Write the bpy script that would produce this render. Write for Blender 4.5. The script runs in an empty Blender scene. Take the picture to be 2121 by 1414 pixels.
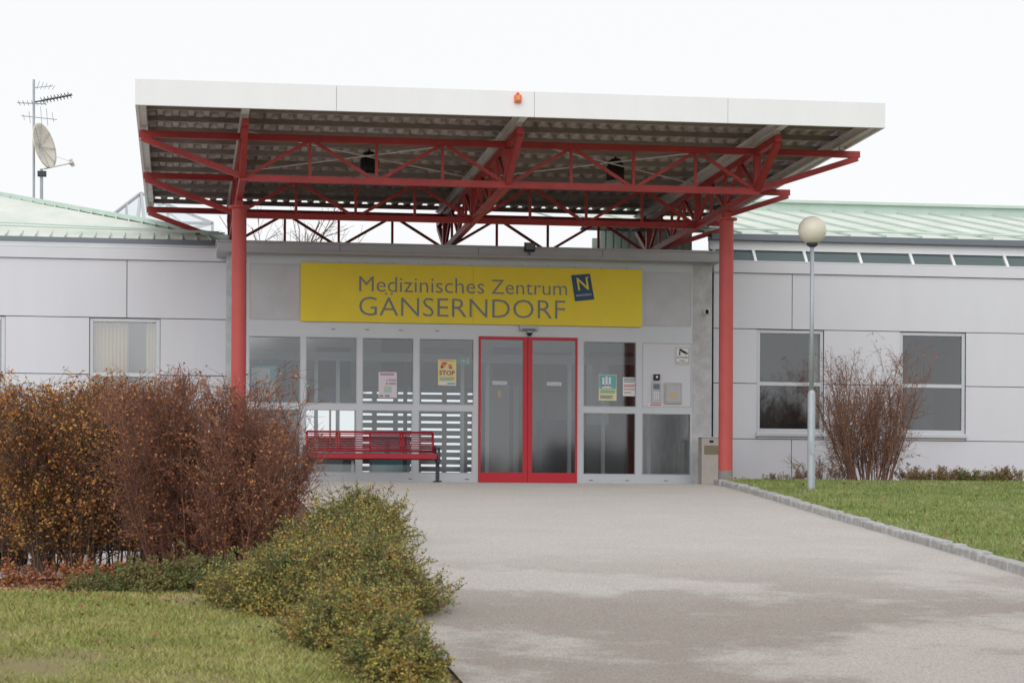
import bpy, math, random
import numpy as np
from mathutils import Vector, Matrix
rnd=random.Random(7); RN=np.random.RandomState(11)
C=bpy.context.scene.collection
# ---------------------------------------------------------------- camera model
F=4700.0; PX=1060.5; HY=1090.0; W=2121.0
th=math.radians(8.35); r=0.0045
cam_loc=Vector((-5.34,-34.7,-0.67))
R0=Vector((math.cos(th),-math.sin(th),0)); U0=Vector((0,0,1)); FW=Vector((math.sin(th),math.cos(th),0))
Rv=(R0*math.cos(r)+U0*math.sin(r)); Uv=(U0*math.cos(r)-R0*math.sin(r))
cd=bpy.data.cameras.new('camera'); cam=bpy.data.objects.new('camera',cd); C.objects.link(cam)
m=Matrix((( Rv.x,Uv.x,-FW.x,cam_loc.x),(Rv.y,Uv.y,-FW.y,cam_loc.y),(Rv.z,Uv.z,-FW.z,cam_loc.z),(0,0,0,1)))
cam.matrix_world=m
cd.sensor_width=36; cd.lens=F/W*36; cd.shift_y=(HY-707.0)/W; cd.clip_end=3000; cd.clip_start=0.5
cd.dof.use_dof=True; cd.dof.focus_distance=34.5; cd.dof.aperture_fstop=7
bpy.context.scene.camera=cam
def ray(px,py): return Rv*((px-PX)/F)+Uv*((HY-py)/F)+FW
def P(px,py,Y):
    d=ray(px,py); t=(Y-cam_loc.y)/d.y
    return cam_loc+d*t
def XX(px,Y,py=800): return P(px,py,Y).x
def ZZ(px,py,Y): return P(px,py,Y).z
def sst(a,b,x):
    t=min(1,max(0,(x-a)/(b-a))); return t*t*(3-2*t)
def terr(x,y):
    if y<-60: y=-60
    z=-0.0205*min(3.9,max(0.0,-y))-0.0695*max(0.0,-y-3.9)
    w=sst(-4.35,-5.7,x) if x<-4.35 else 0
    if w>0: z=z*(1-w)+min(z,-1.15)*w
    return z
def gnd(px,py,off=0.0):
    d=ray(px,py); t=8.0
    while t<60:
        p=cam_loc+d*t
        if p.z<terr(p.x,p.y)+off: 
            a,b=t-0.1,t
            for _ in range(20):
                mth=(a+b)/2; q=cam_loc+d*mth
                if q.z<terr(q.x,q.y)+off: b=mth
                else: a=mth
            return cam_loc+d*b
        t+=0.1
    return cam_loc+d*34
# ---------------------------------------------------------------- materials
def mat(name,col,rough=0.6,metal=0.0,var=0.0,scale=3.0,bump=0.0,bscale=60,col2=None,spec=0.4,streak=False):
    m=bpy.data.materials.new(name); m.use_nodes=True; nt=m.node_tree; N=nt.nodes; L=nt.links
    b=N['Principled BSDF']; b.inputs['Roughness'].default_value=rough; b.inputs['Metallic'].default_value=metal
    b.inputs['Specular IOR Level'].default_value=spec
    c=(*col,1)
    if var>0 or col2:
        tc=N.new('ShaderNodeNewGeometry'); no=N.new('ShaderNodeTexNoise'); no.inputs['Scale'].default_value=scale
        no.inputs['Detail'].default_value=8; no.inputs['Roughness'].default_value=0.65
        if streak:
            mp=N.new('ShaderNodeMapping'); mp.inputs['Scale'].default_value=(2.5,2.5,.6); L.new(tc.outputs['Position'],mp.inputs['Vector']); L.new(mp.outputs[0],no.inputs['Vector'])
        else: L.new(tc.outputs['Position'],no.inputs['Vector'])
        rp=N.new('ShaderNodeValToRGB'); rp.color_ramp.elements[0].position=0.32; rp.color_ramp.elements[1].position=0.68
        c2=col2 if col2 else tuple(x*(1-var) for x in col)
        rp.color_ramp.elements[0].color=(*c2,1); rp.color_ramp.elements[1].color=c
        L.new(no.outputs['Fac'],rp.inputs['Fac']); L.new(rp.outputs['Color'],b.inputs['Base Color'])
    else: b.inputs['Base Color'].default_value=c
    if bump>0:
        tc=N.new('ShaderNodeNewGeometry'); n2=N.new('ShaderNodeTexNoise'); n2.inputs['Scale'].default_value=bscale; n2.inputs['Detail'].default_value=4
        L.new(tc.outputs['Position'],n2.inputs['Vector'])
        bp=N.new('ShaderNodeBump'); bp.inputs['Strength'].default_value=bump; bp.inputs['Distance'].default_value=0.02
        L.new(n2.outputs['Fac'],bp.inputs['Height']); L.new(bp.outputs['Normal'],b.inputs['Normal'])
    return m
def ramp_island(name,cols,rough=0.7,nscale=1.6):
    m=bpy.data.materials.new(name); m.use_nodes=True; nt=m.node_tree; N=nt.nodes; L=nt.links
    b=N['Principled BSDF']; b.inputs['Roughness'].default_value=rough; b.inputs['Specular IOR Level'].default_value=0.25
    g=N.new('ShaderNodeNewGeometry'); no=N.new('ShaderNodeTexNoise'); no.inputs['Scale'].default_value=nscale; no.inputs['Detail'].default_value=3
    L.new(g.outputs['Position'],no.inputs['Vector'])
    mx=N.new('ShaderNodeMath'); mx.operation='MULTIPLY_ADD'; mx.inputs[1].default_value=0.62; 
    mm=N.new('ShaderNodeMath'); mm.operation='MULTIPLY_ADD'; mm.inputs[1].default_value=1.5; mm.inputs[2].default_value=-0.56
    L.new(no.outputs['Fac'],mm.inputs[0]); L.new(g.outputs['Random Per Island'],mx.inputs[0]); L.new(mm.outputs[0],mx.inputs[2])
    rp=N.new('ShaderNodeValToRGB'); el=rp.color_ramp.elements
    n=len(cols)
    el[0].position=0; el[0].color=(*cols[0],1); el[1].position=1; el[1].color=(*cols[-1],1)
    for i in range(1,n-1):
        e=el.new(i/(n-1)); e.color=(*cols[i],1)
    L.new(mx.outputs[0],rp.inputs['Fac']); L.new(rp.outputs['Color'],b.inputs['Base Color'])
    return m
def glassmat(name,fac,tint,bump=.03,rough=.05):
    m=bpy.data.materials.new(name); m.use_nodes=True; nt=m.node_tree; N=nt.nodes; L=nt.links
    N.remove(N['Principled BSDF']); out=[n for n in N if n.type=='OUTPUT_MATERIAL'][0]
    t=N.new('ShaderNodeBsdfTransparent'); t.inputs[0].default_value=(*tint,1)
    g=N.new('ShaderNodeBsdfGlossy'); g.inputs['Roughness'].default_value=rough; g.inputs['Color'].default_value=(0.94,0.97,1,1)
    ge=N.new('ShaderNodeNewGeometry'); no=N.new('ShaderNodeTexNoise'); no.inputs['Scale'].default_value=1.1
    L.new(ge.outputs['Position'],no.inputs['Vector'])
    bp=N.new('ShaderNodeBump'); bp.inputs['Strength'].default_value=bump; bp.inputs['Distance'].default_value=0.02
    L.new(no.outputs['Fac'],bp.inputs['Height']); L.new(bp.outputs['Normal'],g.inputs['Normal'])
    x=N.new('ShaderNodeMixShader'); x.inputs[0].default_value=fac
    L.new(t.outputs[0],x.inputs[1]); L.new(g.outputs[0],x.inputs[2]); L.new(x.outputs[0],out.inputs[0])
    return m
M={}
M['panel']=mat('cladding_metal',(0.66,0.67,0.715),0.42,0.0,0.045,0.8,streak=True)
M['panel2']=mat('entrance_panel',(0.58,0.59,0.62),0.5,0.0,0.14,2.5)
M['alu']=mat('aluminium_frame',(0.58,0.605,0.64),0.4,0.2,0.06,2)
M['conc']=mat('fair_concrete',(0.60,0.605,0.615),0.85,0,0.30,5,0.3,40)
M['concd']=mat('foot_concrete',(0.30,0.28,0.27),0.85,0,0.28,9,0.3,40)
M['dark']=mat('dark_backing',(0.05,0.05,0.055),0.8)
M['white']=mat('white_fascia',(0.82,0.83,0.84),0.5,0,0.045,1.2,streak=True)
M['soffit']=mat('weathered_soffit',(0.60,0.55,0.51),0.6,0,0.28,4)
M['purlin']=mat('purlin_steel',(0.36,0.31,0.28),0.6,0,0.2,5)
M['postw']=mat('white_steel',(0.74,0.73,0.70),0.5,0,0.12,6)
M['red']=mat('red_steel_paint',(0.44,0.048,0.046),0.5,0,0.28,4)
M['redp']=mat('faded_red_pillar',(0.55,0.095,0.085),0.55,0,0.16,3)
M['doorred']=mat('door_red',(0.56,0.014,0.032),0.35)
M['benchred']=mat('bench_red',(0.40,0.012,0.028),0.4)
M['anth']=mat('anthracite',(0.045,0.05,0.06),0.45,0.2)
M['yellow']=mat('sign_yellow',(0.88,0.69,0.045),0.5,0,0.06,3)
M['txt']=mat('sign_grey_letters',(0.20,0.22,0.26),0.5)
M['grey']=mat('interior_grey',(0.2,0.2,0.2),0.7)
M['blue']=mat('sign_blue',(0.035,0.085,0.17),0.5)
M['paper']=mat('paper_white',(0.8,0.8,0.8),0.7)
M['cream']=mat('paper_cream',(0.80,0.75,0.50),0.7)
M['pyellow']=mat('paper_yellow',(0.82,0.72,0.34),0.7)
M['pink']=mat('paper_pink',(0.76,0.70,0.75),0.7)
M['purple']=mat('print_purple',(0.34,0.05,0.20),0.7)
M['orange']=mat('print_orange',(0.75,0.30,0.16),0.6)
M['strobe']=mat('strobe_orange',(0.85,0.17,0.02),0.3)
M['teal']=mat('print_teal',(0.16,0.46,0.52),0.6)
M['redtxt']=mat('print_red',(0.7,0.1,0.1),0.6)
M['black']=mat('black_plastic',(0.012,0.012,0.014),0.4)
M['green']=mat('exit_green',(0.02,0.45,0.2),0.5)
M['steel']=mat('stainless',(0.6,0.58,0.55),0.35,0.7)
M['galv']=mat('galvanised',(0.42,0.46,0.50),0.5,0.3,0.12,12)
M['globe']=mat('milky_globe',(0.74,0.69,0.58),0.3,0,0.05,8)
M['mint']=mat('mint_roof',(0.53,0.64,0.57),0.55,0,0,2.2,0,60,(0.45,0.57,0.50))
M['mintgrey']=mat('patina_roof',(0.72,0.735,0.68),0.6,0,0,1.6,0,60,(0.55,0.60,0.53))
M['gutter']=mat('gutter_zinc',(0.16,0.18,0.20),0.5,0.3)
M['zinc']=mat('zinc_band',(0.50,0.51,0.54),0.5,0.2,0.1,3)
M['beige']=mat('bin_beige',(0.50,0.46,0.42),0.5,0.2,0.15,6)
M['floor']=mat('tile_floor',(0.35,0.35,0.34),0.5)
M['intwall']=mat('interior_wall',(0.34,0.33,0.31),0.8,0,0.35,1.4)
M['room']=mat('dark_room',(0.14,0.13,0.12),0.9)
M['curtain']=mat('curtain_ochre',(0.60,0.48,0.26),0.9)
M['curtain2']=mat('curtain_grey',(0.5,0.47,0.42),0.9)
M['glass']=glassmat('window_glass',0.14,(0.80,0.85,0.85))
M['glassd']=glassmat('dark_window_glass',0.15,(0.66,0.68,0.70))
M['car']=mat('silver_paint',(0.30,0.32,0.34),0.3,0.5)
M['tyre']=mat('tyre_rubber',(0.02,0.02,0.02),0.8)
M['carglass']=mat('car_glass',(0.02,0.025,0.03),0.08,0,spec=0.8)
M['clere']=mat('clerestory_glass',(0.14,0.18,0.18),0.12,0.0,spec=1.0)
M['lens']=mat('lamp_lens',(0.6,0.6,0.6),0.15)
M['bark']=mat('bark_brown',(0.16,0.10,0.07),0.9,0,0.4,20)
M['barkred']=mat('bark_red_brown',(0.25,0.12,0.085),0.9,0,0.4,8)
M['barkpale']=mat('bark_pale_brown',(0.32,0.18,0.13),0.9,0,0.4,8)
M['wood']=mat('far_wood_brown',(0.20,0.19,0.17),0.9,0,0.5,.25)
M['granite']=mat('granite_setts',(0.50,0.49,0.48),0.85,0,0.45,9,0.5,70)
def asphalt():
    m=bpy.data.materials.new('pale_asphalt'); m.use_nodes=True; nt=m.node_tree; N=nt.nodes; L=nt.links
    b=N['Principled BSDF']; b.inputs['Roughness'].default_value=0.9; b.inputs['Specular IOR Level'].default_value=0.2
    g=N.new('ShaderNodeNewGeometry')
    def noise(s,d,sc=(1,1,1)):
        mp=N.new('ShaderNodeMapping'); mp.inputs['Scale'].default_value=sc
        n=N.new('ShaderNodeTexNoise'); n.inputs['Scale'].default_value=s; n.inputs['Detail'].default_value=d; n.inputs['Roughness'].default_value=0.65
        L.new(g.outputs['Position'],mp.inputs['Vector']); L.new(mp.outputs[0],n.inputs['Vector']); return n
    def ramp(n,p0,c0,p1,c1):
        q=N.new('ShaderNodeValToRGB'); e=q.color_ramp.elements; e[0].position=p0; e[0].color=(*c0,1); e[1].position=p1; e[1].color=(*c1,1); L.new(n.outputs['Fac'],q.inputs['Fac']); return q
    fine=ramp(noise(75,4),0.32,(0.29,0.268,0.25),0.68,(0.655,0.62,0.585))
    mid=ramp(noise(1.1,8),0.3,(0.93,0.925,0.92),0.7,(1.03,1.03,1.02))
    big=ramp(noise(0.5,9,(1,0.8,1)),0.46,(1,1,1),0.54,(0.70,0.665,0.64))
    sp=N.new('ShaderNodeSeparateXYZ'); L.new(g.outputs['Position'],sp.inputs[0])
    mr=N.new('ShaderNodeMapRange'); mr.inputs['From Min'].default_value=-15.0; mr.inputs['From Max'].default_value=-20.0
    L.new(sp.outputs['Y'],mr.inputs['Value'])
    m1=N.new('ShaderNodeMix'); m1.data_type='RGBA'; m1.blend_type='MULTIPLY'; m1.inputs[0].default_value=1
    L.new(fine.outputs[0],m1.inputs[6]); L.new(mid.outputs[0],m1.inputs[7])
    m2=N.new('ShaderNodeMix'); m2.data_type='RGBA'; m2.blend_type='MULTIPLY'
    L.new(mr.outputs[0],m2.inputs[0]); L.new(m1.outputs[2],m2.inputs[6]); L.new(big.outputs[0],m2.inputs[7])
    m3=N.new('ShaderNodeMix'); m3.data_type='RGBA'; m3.blend_type='MULTIPLY'; m3.inputs[7].default_value=(.86,.84,.83,1)
    mr2=N.new('ShaderNodeMapRange'); mr2.inputs['From Min'].default_value=-17; mr2.inputs['From Max'].default_value=-23
    L.new(sp.outputs['Y'],mr2.inputs['Value']); L.new(mr2.outputs[0],m3.inputs[0]); L.new(m2.outputs[2],m3.inputs[6])
    L.new(m3.outputs[2],b.inputs['Base Color'])
    bn=noise(90,2); bp=N.new('ShaderNodeBump'); bp.inputs['Strength'].default_value=0.5; bp.inputs['Distance'].default_value=0.01
    L.new(bn.outputs['Fac'],bp.inputs['Height']); L.new(bp.outputs[0],b.inputs['Normal'])
    return m
M['asphalt']=asphalt()
M['soil']=mat('soil_litter',(0.20,0.11,0.07),0.95,0,0,9,0.6,30,(0.08,0.05,0.035))
M['turf']=mat('turf_ground',(0.20,0.21,0.07),0.95,0,0,2.2,0.6,40,(0.22,0.16,0.08))
M['turfr']=mat('turf_right',(0.15,0.20,0.06),0.95,0,0,2.0,0.6,40,(0.17,0.17,0.07))
# ---------------------------------------------------------------- mesh builder
ORG={}
def empty(name,loc,label=None,cat=None,group=None):
    o=bpy.data.objects.new(name,None); o.location=loc; o.empty_display_size=0.2; C.objects.link(o); ORG[o.name]=Vector(loc)
    tag(o,label,cat,group); return o
def tag(o,label=None,cat=None,group=None,kind=None):
    if label: o['label']=label
    if cat: o['category']=cat
    if group: o['group']=group
    if kind: o['kind']=kind
    return o
class MB:
    def __init__(s): s.v=[]; s.f=[]
    def quad(s,*p):
        n=len(s.v); s.v+= [tuple(q) for q in p]; s.f.append(tuple(range(n,n+len(p)))); return s
    def hexa(s,p):
        n=len(s.v); s.v+=[tuple(q) for q in p]
        for f in ((0,3,2,1),(4,5,6,7),(0,1,5,4),(1,2,6,5),(2,3,7,6),(3,0,4,7)): s.f.append(tuple(n+i for i in f))
        return s
    def box(s,x0,x1,y0,y1,z0,z1):
        if x0>x1:x0,x1=x1,x0
        if y0>y1:y0,y1=y1,y0
        if z0>z1:z0,z1=z1,z0
        return s.hexa([(x0,y0,z0),(x1,y0,z0),(x1,y1,z0),(x0,y1,z0),(x0,y0,z1),(x1,y0,z1),(x1,y1,z1),(x0,y1,z1)])
    def beam(s,p,q,w,h):
        p=Vector(p);q=Vector(q);t=(q-p).normalized(); a=t.cross(Vector((0,0,1)))
        if a.length<1e-3: a=Vector((1,0,0))
        a.normalize(); b=a.cross(t).normalized(); a=a*w/2; b=b*h/2
        return s.hexa([p-a-b,p+a-b,q+a-b,q-a-b,p-a+b,p+a+b,q+a+b,q-a+b])
    def tube(s,p,q,r0,r1=None,n=10,cap=True):
        if r1 is None:r1=r0
        p=Vector(p);q=Vector(q);t=(q-p).normalized(); a=t.cross(Vector((0,0,1)))
        if a.length<1e-3:a=Vector((1,0,0))
        a.normalize(); b=a.cross(t); k=len(s.v)
        for c,rr in ((p,r0),(q,r1)):
            for i in range(n):
                an=2*math.pi*i/n; s.v.append(tuple(c+a*(rr*math.cos(an))+b*(rr*math.sin(an))))
        for i in range(n):
            j=(i+1)%n; s.f.append((k+i,k+j,k+n+j,k+n+i))
        if cap: s.f.append(tuple(k+i for i in range(n))[::-1]); s.f.append(tuple(k+n+i for i in range(n)))
        return s
    def lathe(s,c,prof,n=20,ax=None):
        ax=Vector(ax or (0,0,1)).normalized(); a=ax.cross(Vector((0,1,0.01))).normalized(); b=ax.cross(a); c=Vector(c); k=len(s.v)
        for (rr,z) in prof:
            for i in range(n):
                an=2*math.pi*i/n; s.v.append(tuple(c+ax*z+a*(rr*math.cos(an))+b*(rr*math.sin(an))))
        for j in range(len(prof)-1):
            for i in range(n):
                i2=(i+1)%n; s.f.append((k+j*n+i,k+j*n+i2,k+(j+1)*n+i2,k+(j+1)*n+i))
        return s
    def holes(s,x0,x1,z0,z1,hs,y0,y1):
        xs=sorted(set([x0,x1]+[min(x1,max(x0,h[i])) for h in hs for i in (0,1)])); zs=sorted(set([z0,z1]+[min(z1,max(z0,h[i])) for h in hs for i in (2,3)]))
        solid=lambda xc,zc: not any(h[0]<xc<h[1] and h[2]<zc<h[3] for h in hs)
        for i in range(len(xs)-1):
            run=None
            for j in range(len(zs)-1):
                ok=xs[i+1]-xs[i]>1e-4 and solid((xs[i]+xs[i+1])/2,(zs[j]+zs[j+1])/2)
                if ok:
                    if run is None: run=zs[j]
                if run is not None and (not ok):
                    s.box(xs[i],xs[i+1],y0,y1,run,zs[j]); run=None
            if run is not None: s.box(xs[i],xs[i+1],y0,y1,run,zs[-1])
        return s
    def build(s,name,m,parent=None,smooth=False,bev=0,org=None,label=None,cat=None,group=None,kind=None):
        o_=ORG.get(parent.name,Vector((0,0,0))) if parent else Vector(org or (0,0,0))
        me=bpy.data.meshes.new(name); me.from_pydata([(a-o_.x,b-o_.y,c-o_.z) for a,b,c in s.v],[],s.f); me.materials.append(m); me.update()
        if smooth:
            for p in me.polygons:p.use_smooth=True
        o=bpy.data.objects.new(name,me); C.objects.link(o)
        if parent: o.parent=parent
        else: o.location=o_
        ORG[o.name]=o_
        if bev:
            b=o.modifiers.new('bevel','BEVEL'); b.width=bev; b.segments=2; b.limit_method='ANGLE'
        tag(o,label,cat,group,kind); return o
def npmesh(name,verts,faces,m,parent=None,org=(0,0,0),**kw):
    o_=ORG.get(parent.name,Vector((0,0,0))) if parent else Vector(org)
    verts=np.asarray(verts,dtype=np.float32)-np.array(o_[:],dtype=np.float32)
    faces=np.asarray(faces,dtype=np.int32); n,k=faces.shape
    me=bpy.data.meshes.new(name); me.vertices.add(len(verts)); me.vertices.foreach_set('co',verts.ravel())
    me.loops.add(n*k); me.loops.foreach_set('vertex_index',faces.ravel()); me.polygons.add(n)
    me.polygons.foreach_set('loop_start',np.arange(0,n*k,k,dtype=np.int32)); me.polygons.foreach_set('loop_total',np.full(n,k,dtype=np.int32))
    me.update(calc_edges=True); me.validate(); me.materials.append(m)
    o=bpy.data.objects.new(name,me); C.objects.link(o)
    if parent:o.parent=parent
    else:o.location=o_
    ORG[o.name]=o_
    tag(o,**kw); return o
def textv(s,off=0.0):
    cu=bpy.data.curves.new('t','FONT'); cu.body=s; cu.resolution_u=3; cu.offset=off
    ob=bpy.data.objects.new('t',cu); C.objects.link(ob)
    dg=bpy.context.evaluated_depsgraph_get(); me=ob.evaluated_get(dg).to_mesh()
    v=[(p.co.x,p.co.y) for p in me.vertices]; f=[tuple(p.vertices) for p in me.polygons]
    ob.evaluated_get(dg).to_mesh_clear(); bpy.data.objects.remove(ob); bpy.data.curves.remove(cu)
    return v,f
def textq(mb,s,q,u0,u1,v0,v1,off=0.0):
    v,f=textv(s,off)
    if not v: return
    xs=[a for a,b in v]; ys=[b for a,b in v]; ax,bx,ay,by=min(xs),max(xs),min(ys),max(ys); k=len(mb.v)
    for a,b in v:
        u=u0+(u1-u0)*(a-ax)/(bx-ax+1e-9); w=v1-(v1-v0)*(b-ay)/(by-ay+1e-9)
        p=(q[0]*(1-u)+q[1]*u)*(1-w)+(q[3]*(1-u)+q[2]*u)*w
        mb.v.append(tuple(p))
    for ff in f: mb.f.append(tuple(k+i for i in ff))
def rectq(mb,q,u0,u1,v0,v1):
    pt=lambda u,w:(q[0]*(1-u)+q[1]*u)*(1-w)+(q[3]*(1-u)+q[2]*u)*w
    mb.quad(pt(u0,v1),pt(u1,v1),pt(u1,v0),pt(u0,v0))
def polyq(mb,q,pts):
    pt=lambda u,w:(q[0]*(1-u)+q[1]*u)*(1-w)+(q[3]*(1-u)+q[2]*u)*w
    mb.quad(*[pt(u,w) for u,w in pts])
def shiftq(q,dy): return [p+Vector((0,dy,0)) for p in q]
def pq(x0,y0,x1,y1,Y): return [P(x0,y0,Y),P(x1,y0+ (x1-x0)*0.018,Y),P(x1,y1+(x1-x0)*0.018,Y),P(x0,y1,Y)]
# ---------------------------------------------------------------- ground
def axis(dense0,dense1,step,far0,far1):
    a=list(np.arange(dense0,dense1+1e-6,step)); s=step; x=a[0]; pre=[]
    while x>far0: s*=1.6; x-=s; pre.append(x)
    s=step; x=a[-1]; post=[]
    while x<far1: s*=1.6; x+=s; post.append(x)
    return pre[::-1]+a+post
def sheet(xs,ys,off,fn=None):
    v=[(x,y,terr(x,y)+off) for y in ys for x in xs]; n=len(xs)
    f=[(j*n+i,j*n+i+1,(j+1)*n+i+1,(j+1)*n+i) for j in range(len(ys)-1) for i in range(n-1)]
    return v,f
mb=MB(); mb.v,mb.f=sheet(axis(-12,8,0.4,-600,600),axis(-35.9,2.1,0.4,-700,700),-.01); g=mb.build('ground',M['soil'],kind='structure')
kp=[P(1492,1000,-.25),P(1478,1000,-3.8)]+[gnd(px,py) for px,py in ((1530,1016),(1600,1037),(1700,1068),(1850,1112),(2000,1156),(2121,1195))]
KX=[p.x for p in kp]; KY=[p.y for p in kp]
dx=(KX[-1]-KX[-2])/(KY[-1]-KY[-2]); KX.append(KX[-1]+dx*(-45-KY[-1])); KY.append(-45)
ksort=sorted(zip(KY,KX)); ky=[a for a,b in ksort]; kx=[b for a,b in ksort]
def kerbx(y): return float(np.interp(y,ky,kx))
ys=list(np.arange(-43.9,-0.4,0.4))+[0.1]
def strip(name,fl,fr,off,m,n=14,ys=ys,**kw):
    v=[];f=[]
    for y in ys:
        a,b=fl(y),fr(y)
        for i in range(n+1):
            x=a+(b-a)*i/n; v.append((x,y,terr(x,y)+off))
    for j in range(len(ys)-1):
        for i in range(n): k=j*(n+1)+i; f.append((k,k+1,k+n+2,k+n+1))
    q=MB(); q.v=v;q.f=f; return q.build(name,m,**kw)
strip('driveway',lambda y:-3.95-0.35*sst(-3,-1,y),lambda y:kerbx(y)+.04,0.008,M['asphalt'],kind='structure')
q=MB(); q.v,q.f=sheet(list(np.arange(-20,-5.5,.5)),list(np.arange(-14.6,0,.5)),0.012); q.build('parking_area',M['asphalt'],kind='structure')
LOFF=.06
strip('lawn',lambda y:kerbx(y)+0.12,lambda y:24.0,LOFF,M['turfr'],n=24,ys=[y for y in ys if y<-2.6],kind='structure')
strip('planting_bed',lambda y:kerbx(y)+0.14,lambda y:24.0,LOFF+.004,M['soil'],n=24,ys=[-2.7,-2.2,-1.75,-1.2,-.6,0.0,0.58],kind='structure')
q=MB(); q.v,q.f=sheet(list(np.arange(-16,-4.0,.4)),list(np.arange(-34,-18.6,.4)),0.006); q.build('front_lawn',M['turf'],kind='structure')
pts=[Vector((a,b,0)) for a,b in zip(KX,KY)]; q=MB()
dense=[]; 
for a,b in zip(pts[:-1],pts[1:]):
    n=max(2,int((b-a).length/0.05))
    for i in range(n): dense.append(a.lerp(b,i/n))
i=0
while i<len(dense)-8:
    n=rnd.choice([4,5,5,6]); a=dense[i]; b=dense[min(i+n,len(dense)-1)]
    t=(b-a).normalized(); s=Vector((-t.y,t.x,0)); 
    if s.x<0: s=-s
    a2=a+t*0.010; b2=b-t*0.010; w=0.14; h=0.078+rnd.uniform(-.010,.010); j=rnd.uniform(-.010,.010)
    ff=[a2+s*j,a2+s*(w+j),b2+s*(w+j),b2+s*j]; 
    if (ff[1]-ff[0]).cross(ff[2]-ff[1]).z<0: ff=ff[::-1]
    bot=[Vector((p.x,p.y,terr(p.x,p.y)-.05)) for p in ff]; c=sum(ff,Vector())/4
    top=[Vector((c.x+(p.x-c.x)*.95,c.y+(p.y-c.y)*.95,terr(p.x,p.y)+h)) for p in ff]
    q.hexa(bot+top); i+=n
q.build('kerb',M['granite'],bev=0.012,kind='structure')
# ---------------------------------------------------------------- canopy
cb=empty('entrance_canopy',(0,-3.5,0),'large flat entrance canopy on red steel lattice trusses with white front fascia','canopy')
T1,T2,T3=-5.15,-1.62,1.92; FY=-6.75; RY=3.05; TIPF=-6.25; TIPR=2.9
XL,XM,XR=XX(503,T1,340),XX(1052,T1,340),XX(1568,T1,360)
XTL,XTR=XX(288,T1,278),XX(1780,T1,322)
FX0,FX1=XX(280,FY,190),XX(1834,FY,240)
zt,zb=4.35,3.82; zf0,zf1=4.43,4.75
js=[FX0]+[XX(p,FY,210) for p in (697,1107,1508)]+[FX1]
for a,b in zip(js[:-1],js[1:]):
    MB().box(a+.002,b-.002,FY,FY+.04,zf0,zf1).build('fascia_panel',M['white'],cb,bev=.003)
for x in (FX0,FX1):
    s=1 if x==FX0 else -1
    MB().box(x,x+s*.035,FY+.042,RY,zf0+.003,zf1-.003).build('side_fascia',M['white'],cb)
q=MB(); q.box(FX0+.04,FX1-.04,FY+.045,RY-.01,4.735,4.748); q.build('roof_cover',M['zinc'],cb)
q=MB(); pitch=0.2; x=FX0+.05; prof=[]
while x<FX1-.25:
    prof+= [(x,4.655),(x+.07,4.655),(x+.095,4.715),(x+.175,4.715)]; x+=pitch
k=len(prof)
q.v=[(a,FY+.05,b) for a,b in prof]+[(a,RY,b) for a,b in prof]; q.f=[(i,i+1,k+i+1,k+i) for i in range(k-1)]
q.build('corrugated_deck',M['soffit'],cb)
yy=FY+.25
for i in range(12):
    MB().box(FX0+.04,FX1-.04,yy,yy+.07,4.585,4.652).build('purlin',M['purlin'],cb); yy+=(RY-FY-.5)/11
for x in (XTL+.06,XL,XM,XR,min(XTR-.06,FX1-.1)):
    q=MB(); q.box(x-.045,x+.045,FY+.05,RY-.03,4.455,4.47); q.box(x-.045,x+.045,FY+.05,RY-.03,4.566,4.582); q.box(x-.012,x+.012,FY+.052,RY-.032,4.471,4.565)
    q.build('roof_beam',M['postw'],cb)
    for y in ((TIPF+.08,T1,T2,T3,TIPR-.1) if x in (XL,XM,XR) else (T1,T2,T3)):
        MB().box(x-.03,x+.03,y-.03,y+.03,zt+.05,4.454).build('strut',M['postw'],cb)
def truss(fixed,ax,tip0,tip1,nodes,w,h,e=0):
    pt=(lambda s,z:(s,fixed,z)) if ax==0 else (lambda s,z:(fixed,s,z))
    t=MB().beam(pt(tip0,zt),pt(tip1,zt),w,h).build('truss',M['red'],cb)
    MB().beam(pt(nodes[0]-.03,zb),pt(nodes[-1]+.03,zb),w,h).build('bottom_chord',M['red'],t)
    MB().beam(pt(tip0+.03,zt-.05+e),pt(nodes[0],zb+.02),w*.9,h*.9).build('cantilever_arm',M['red'],t)
    MB().beam(pt(tip1-.03,zt-.05+e),pt(nodes[-1],zb+.02),w*.9,h*.9).build('cantilever_arm',M['red'],t)
    for a,b in zip(nodes[:-1],nodes[1:]):
        for i in range(4):
            s0=a+(b-a)*i/4; s1=a+(b-a)*(i+1)/4
            if i%2==0: p0,p1=pt(s0+.05,zb+.03),pt(s1-.03,zt-.04)
            else: p0,p1=pt(s0+.06,zt-.04),pt(s1-.05,zb+.03)
            MB().beam(p0,p1,.040,.042).build('brace',M['red'],t)
            if i>0: MB().beam(pt(s0,zb+.04),pt(s0,zt-.04),.038,.041).build('brace',M['red'],t)
for y in (T1,T2,T3): truss(y,0,XTL,XTR,[XL,XM,XR],.076,.084)
for x in (XL,XM,XR): truss(x,1,TIPF,TIPR,[T1,T2,T3],.082,.092)
for x in (XL,XM,XR):
    for y in (T1,T2,T3): MB().box(x-.045,x+.045,y-.045,y+.045,zb+.055,zt-.055).build('node_post',M['red'],cb)
PYY=-3.45
for x in (XL,XR):
    t=MB().tube((x,PYY,.13),(x,PYY,3.66),.1,n=28).build('pillar',M['redp'],cb,smooth=True); md=t.modifiers.new('e','EDGE_SPLIT')
    MB().tube((x,PYY,-.4),(x,PYY,.13),.104,n=28).build('concrete_foot',M['concd'],t)
    q=MB().tube((x,PYY,3.661),(x,PYY,3.69),.15,n=28); q.box(x-.05,x+.05,PYY-.07,PYY+.07,3.69,3.772); q.build('head_plate',M['redp'],t)
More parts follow.
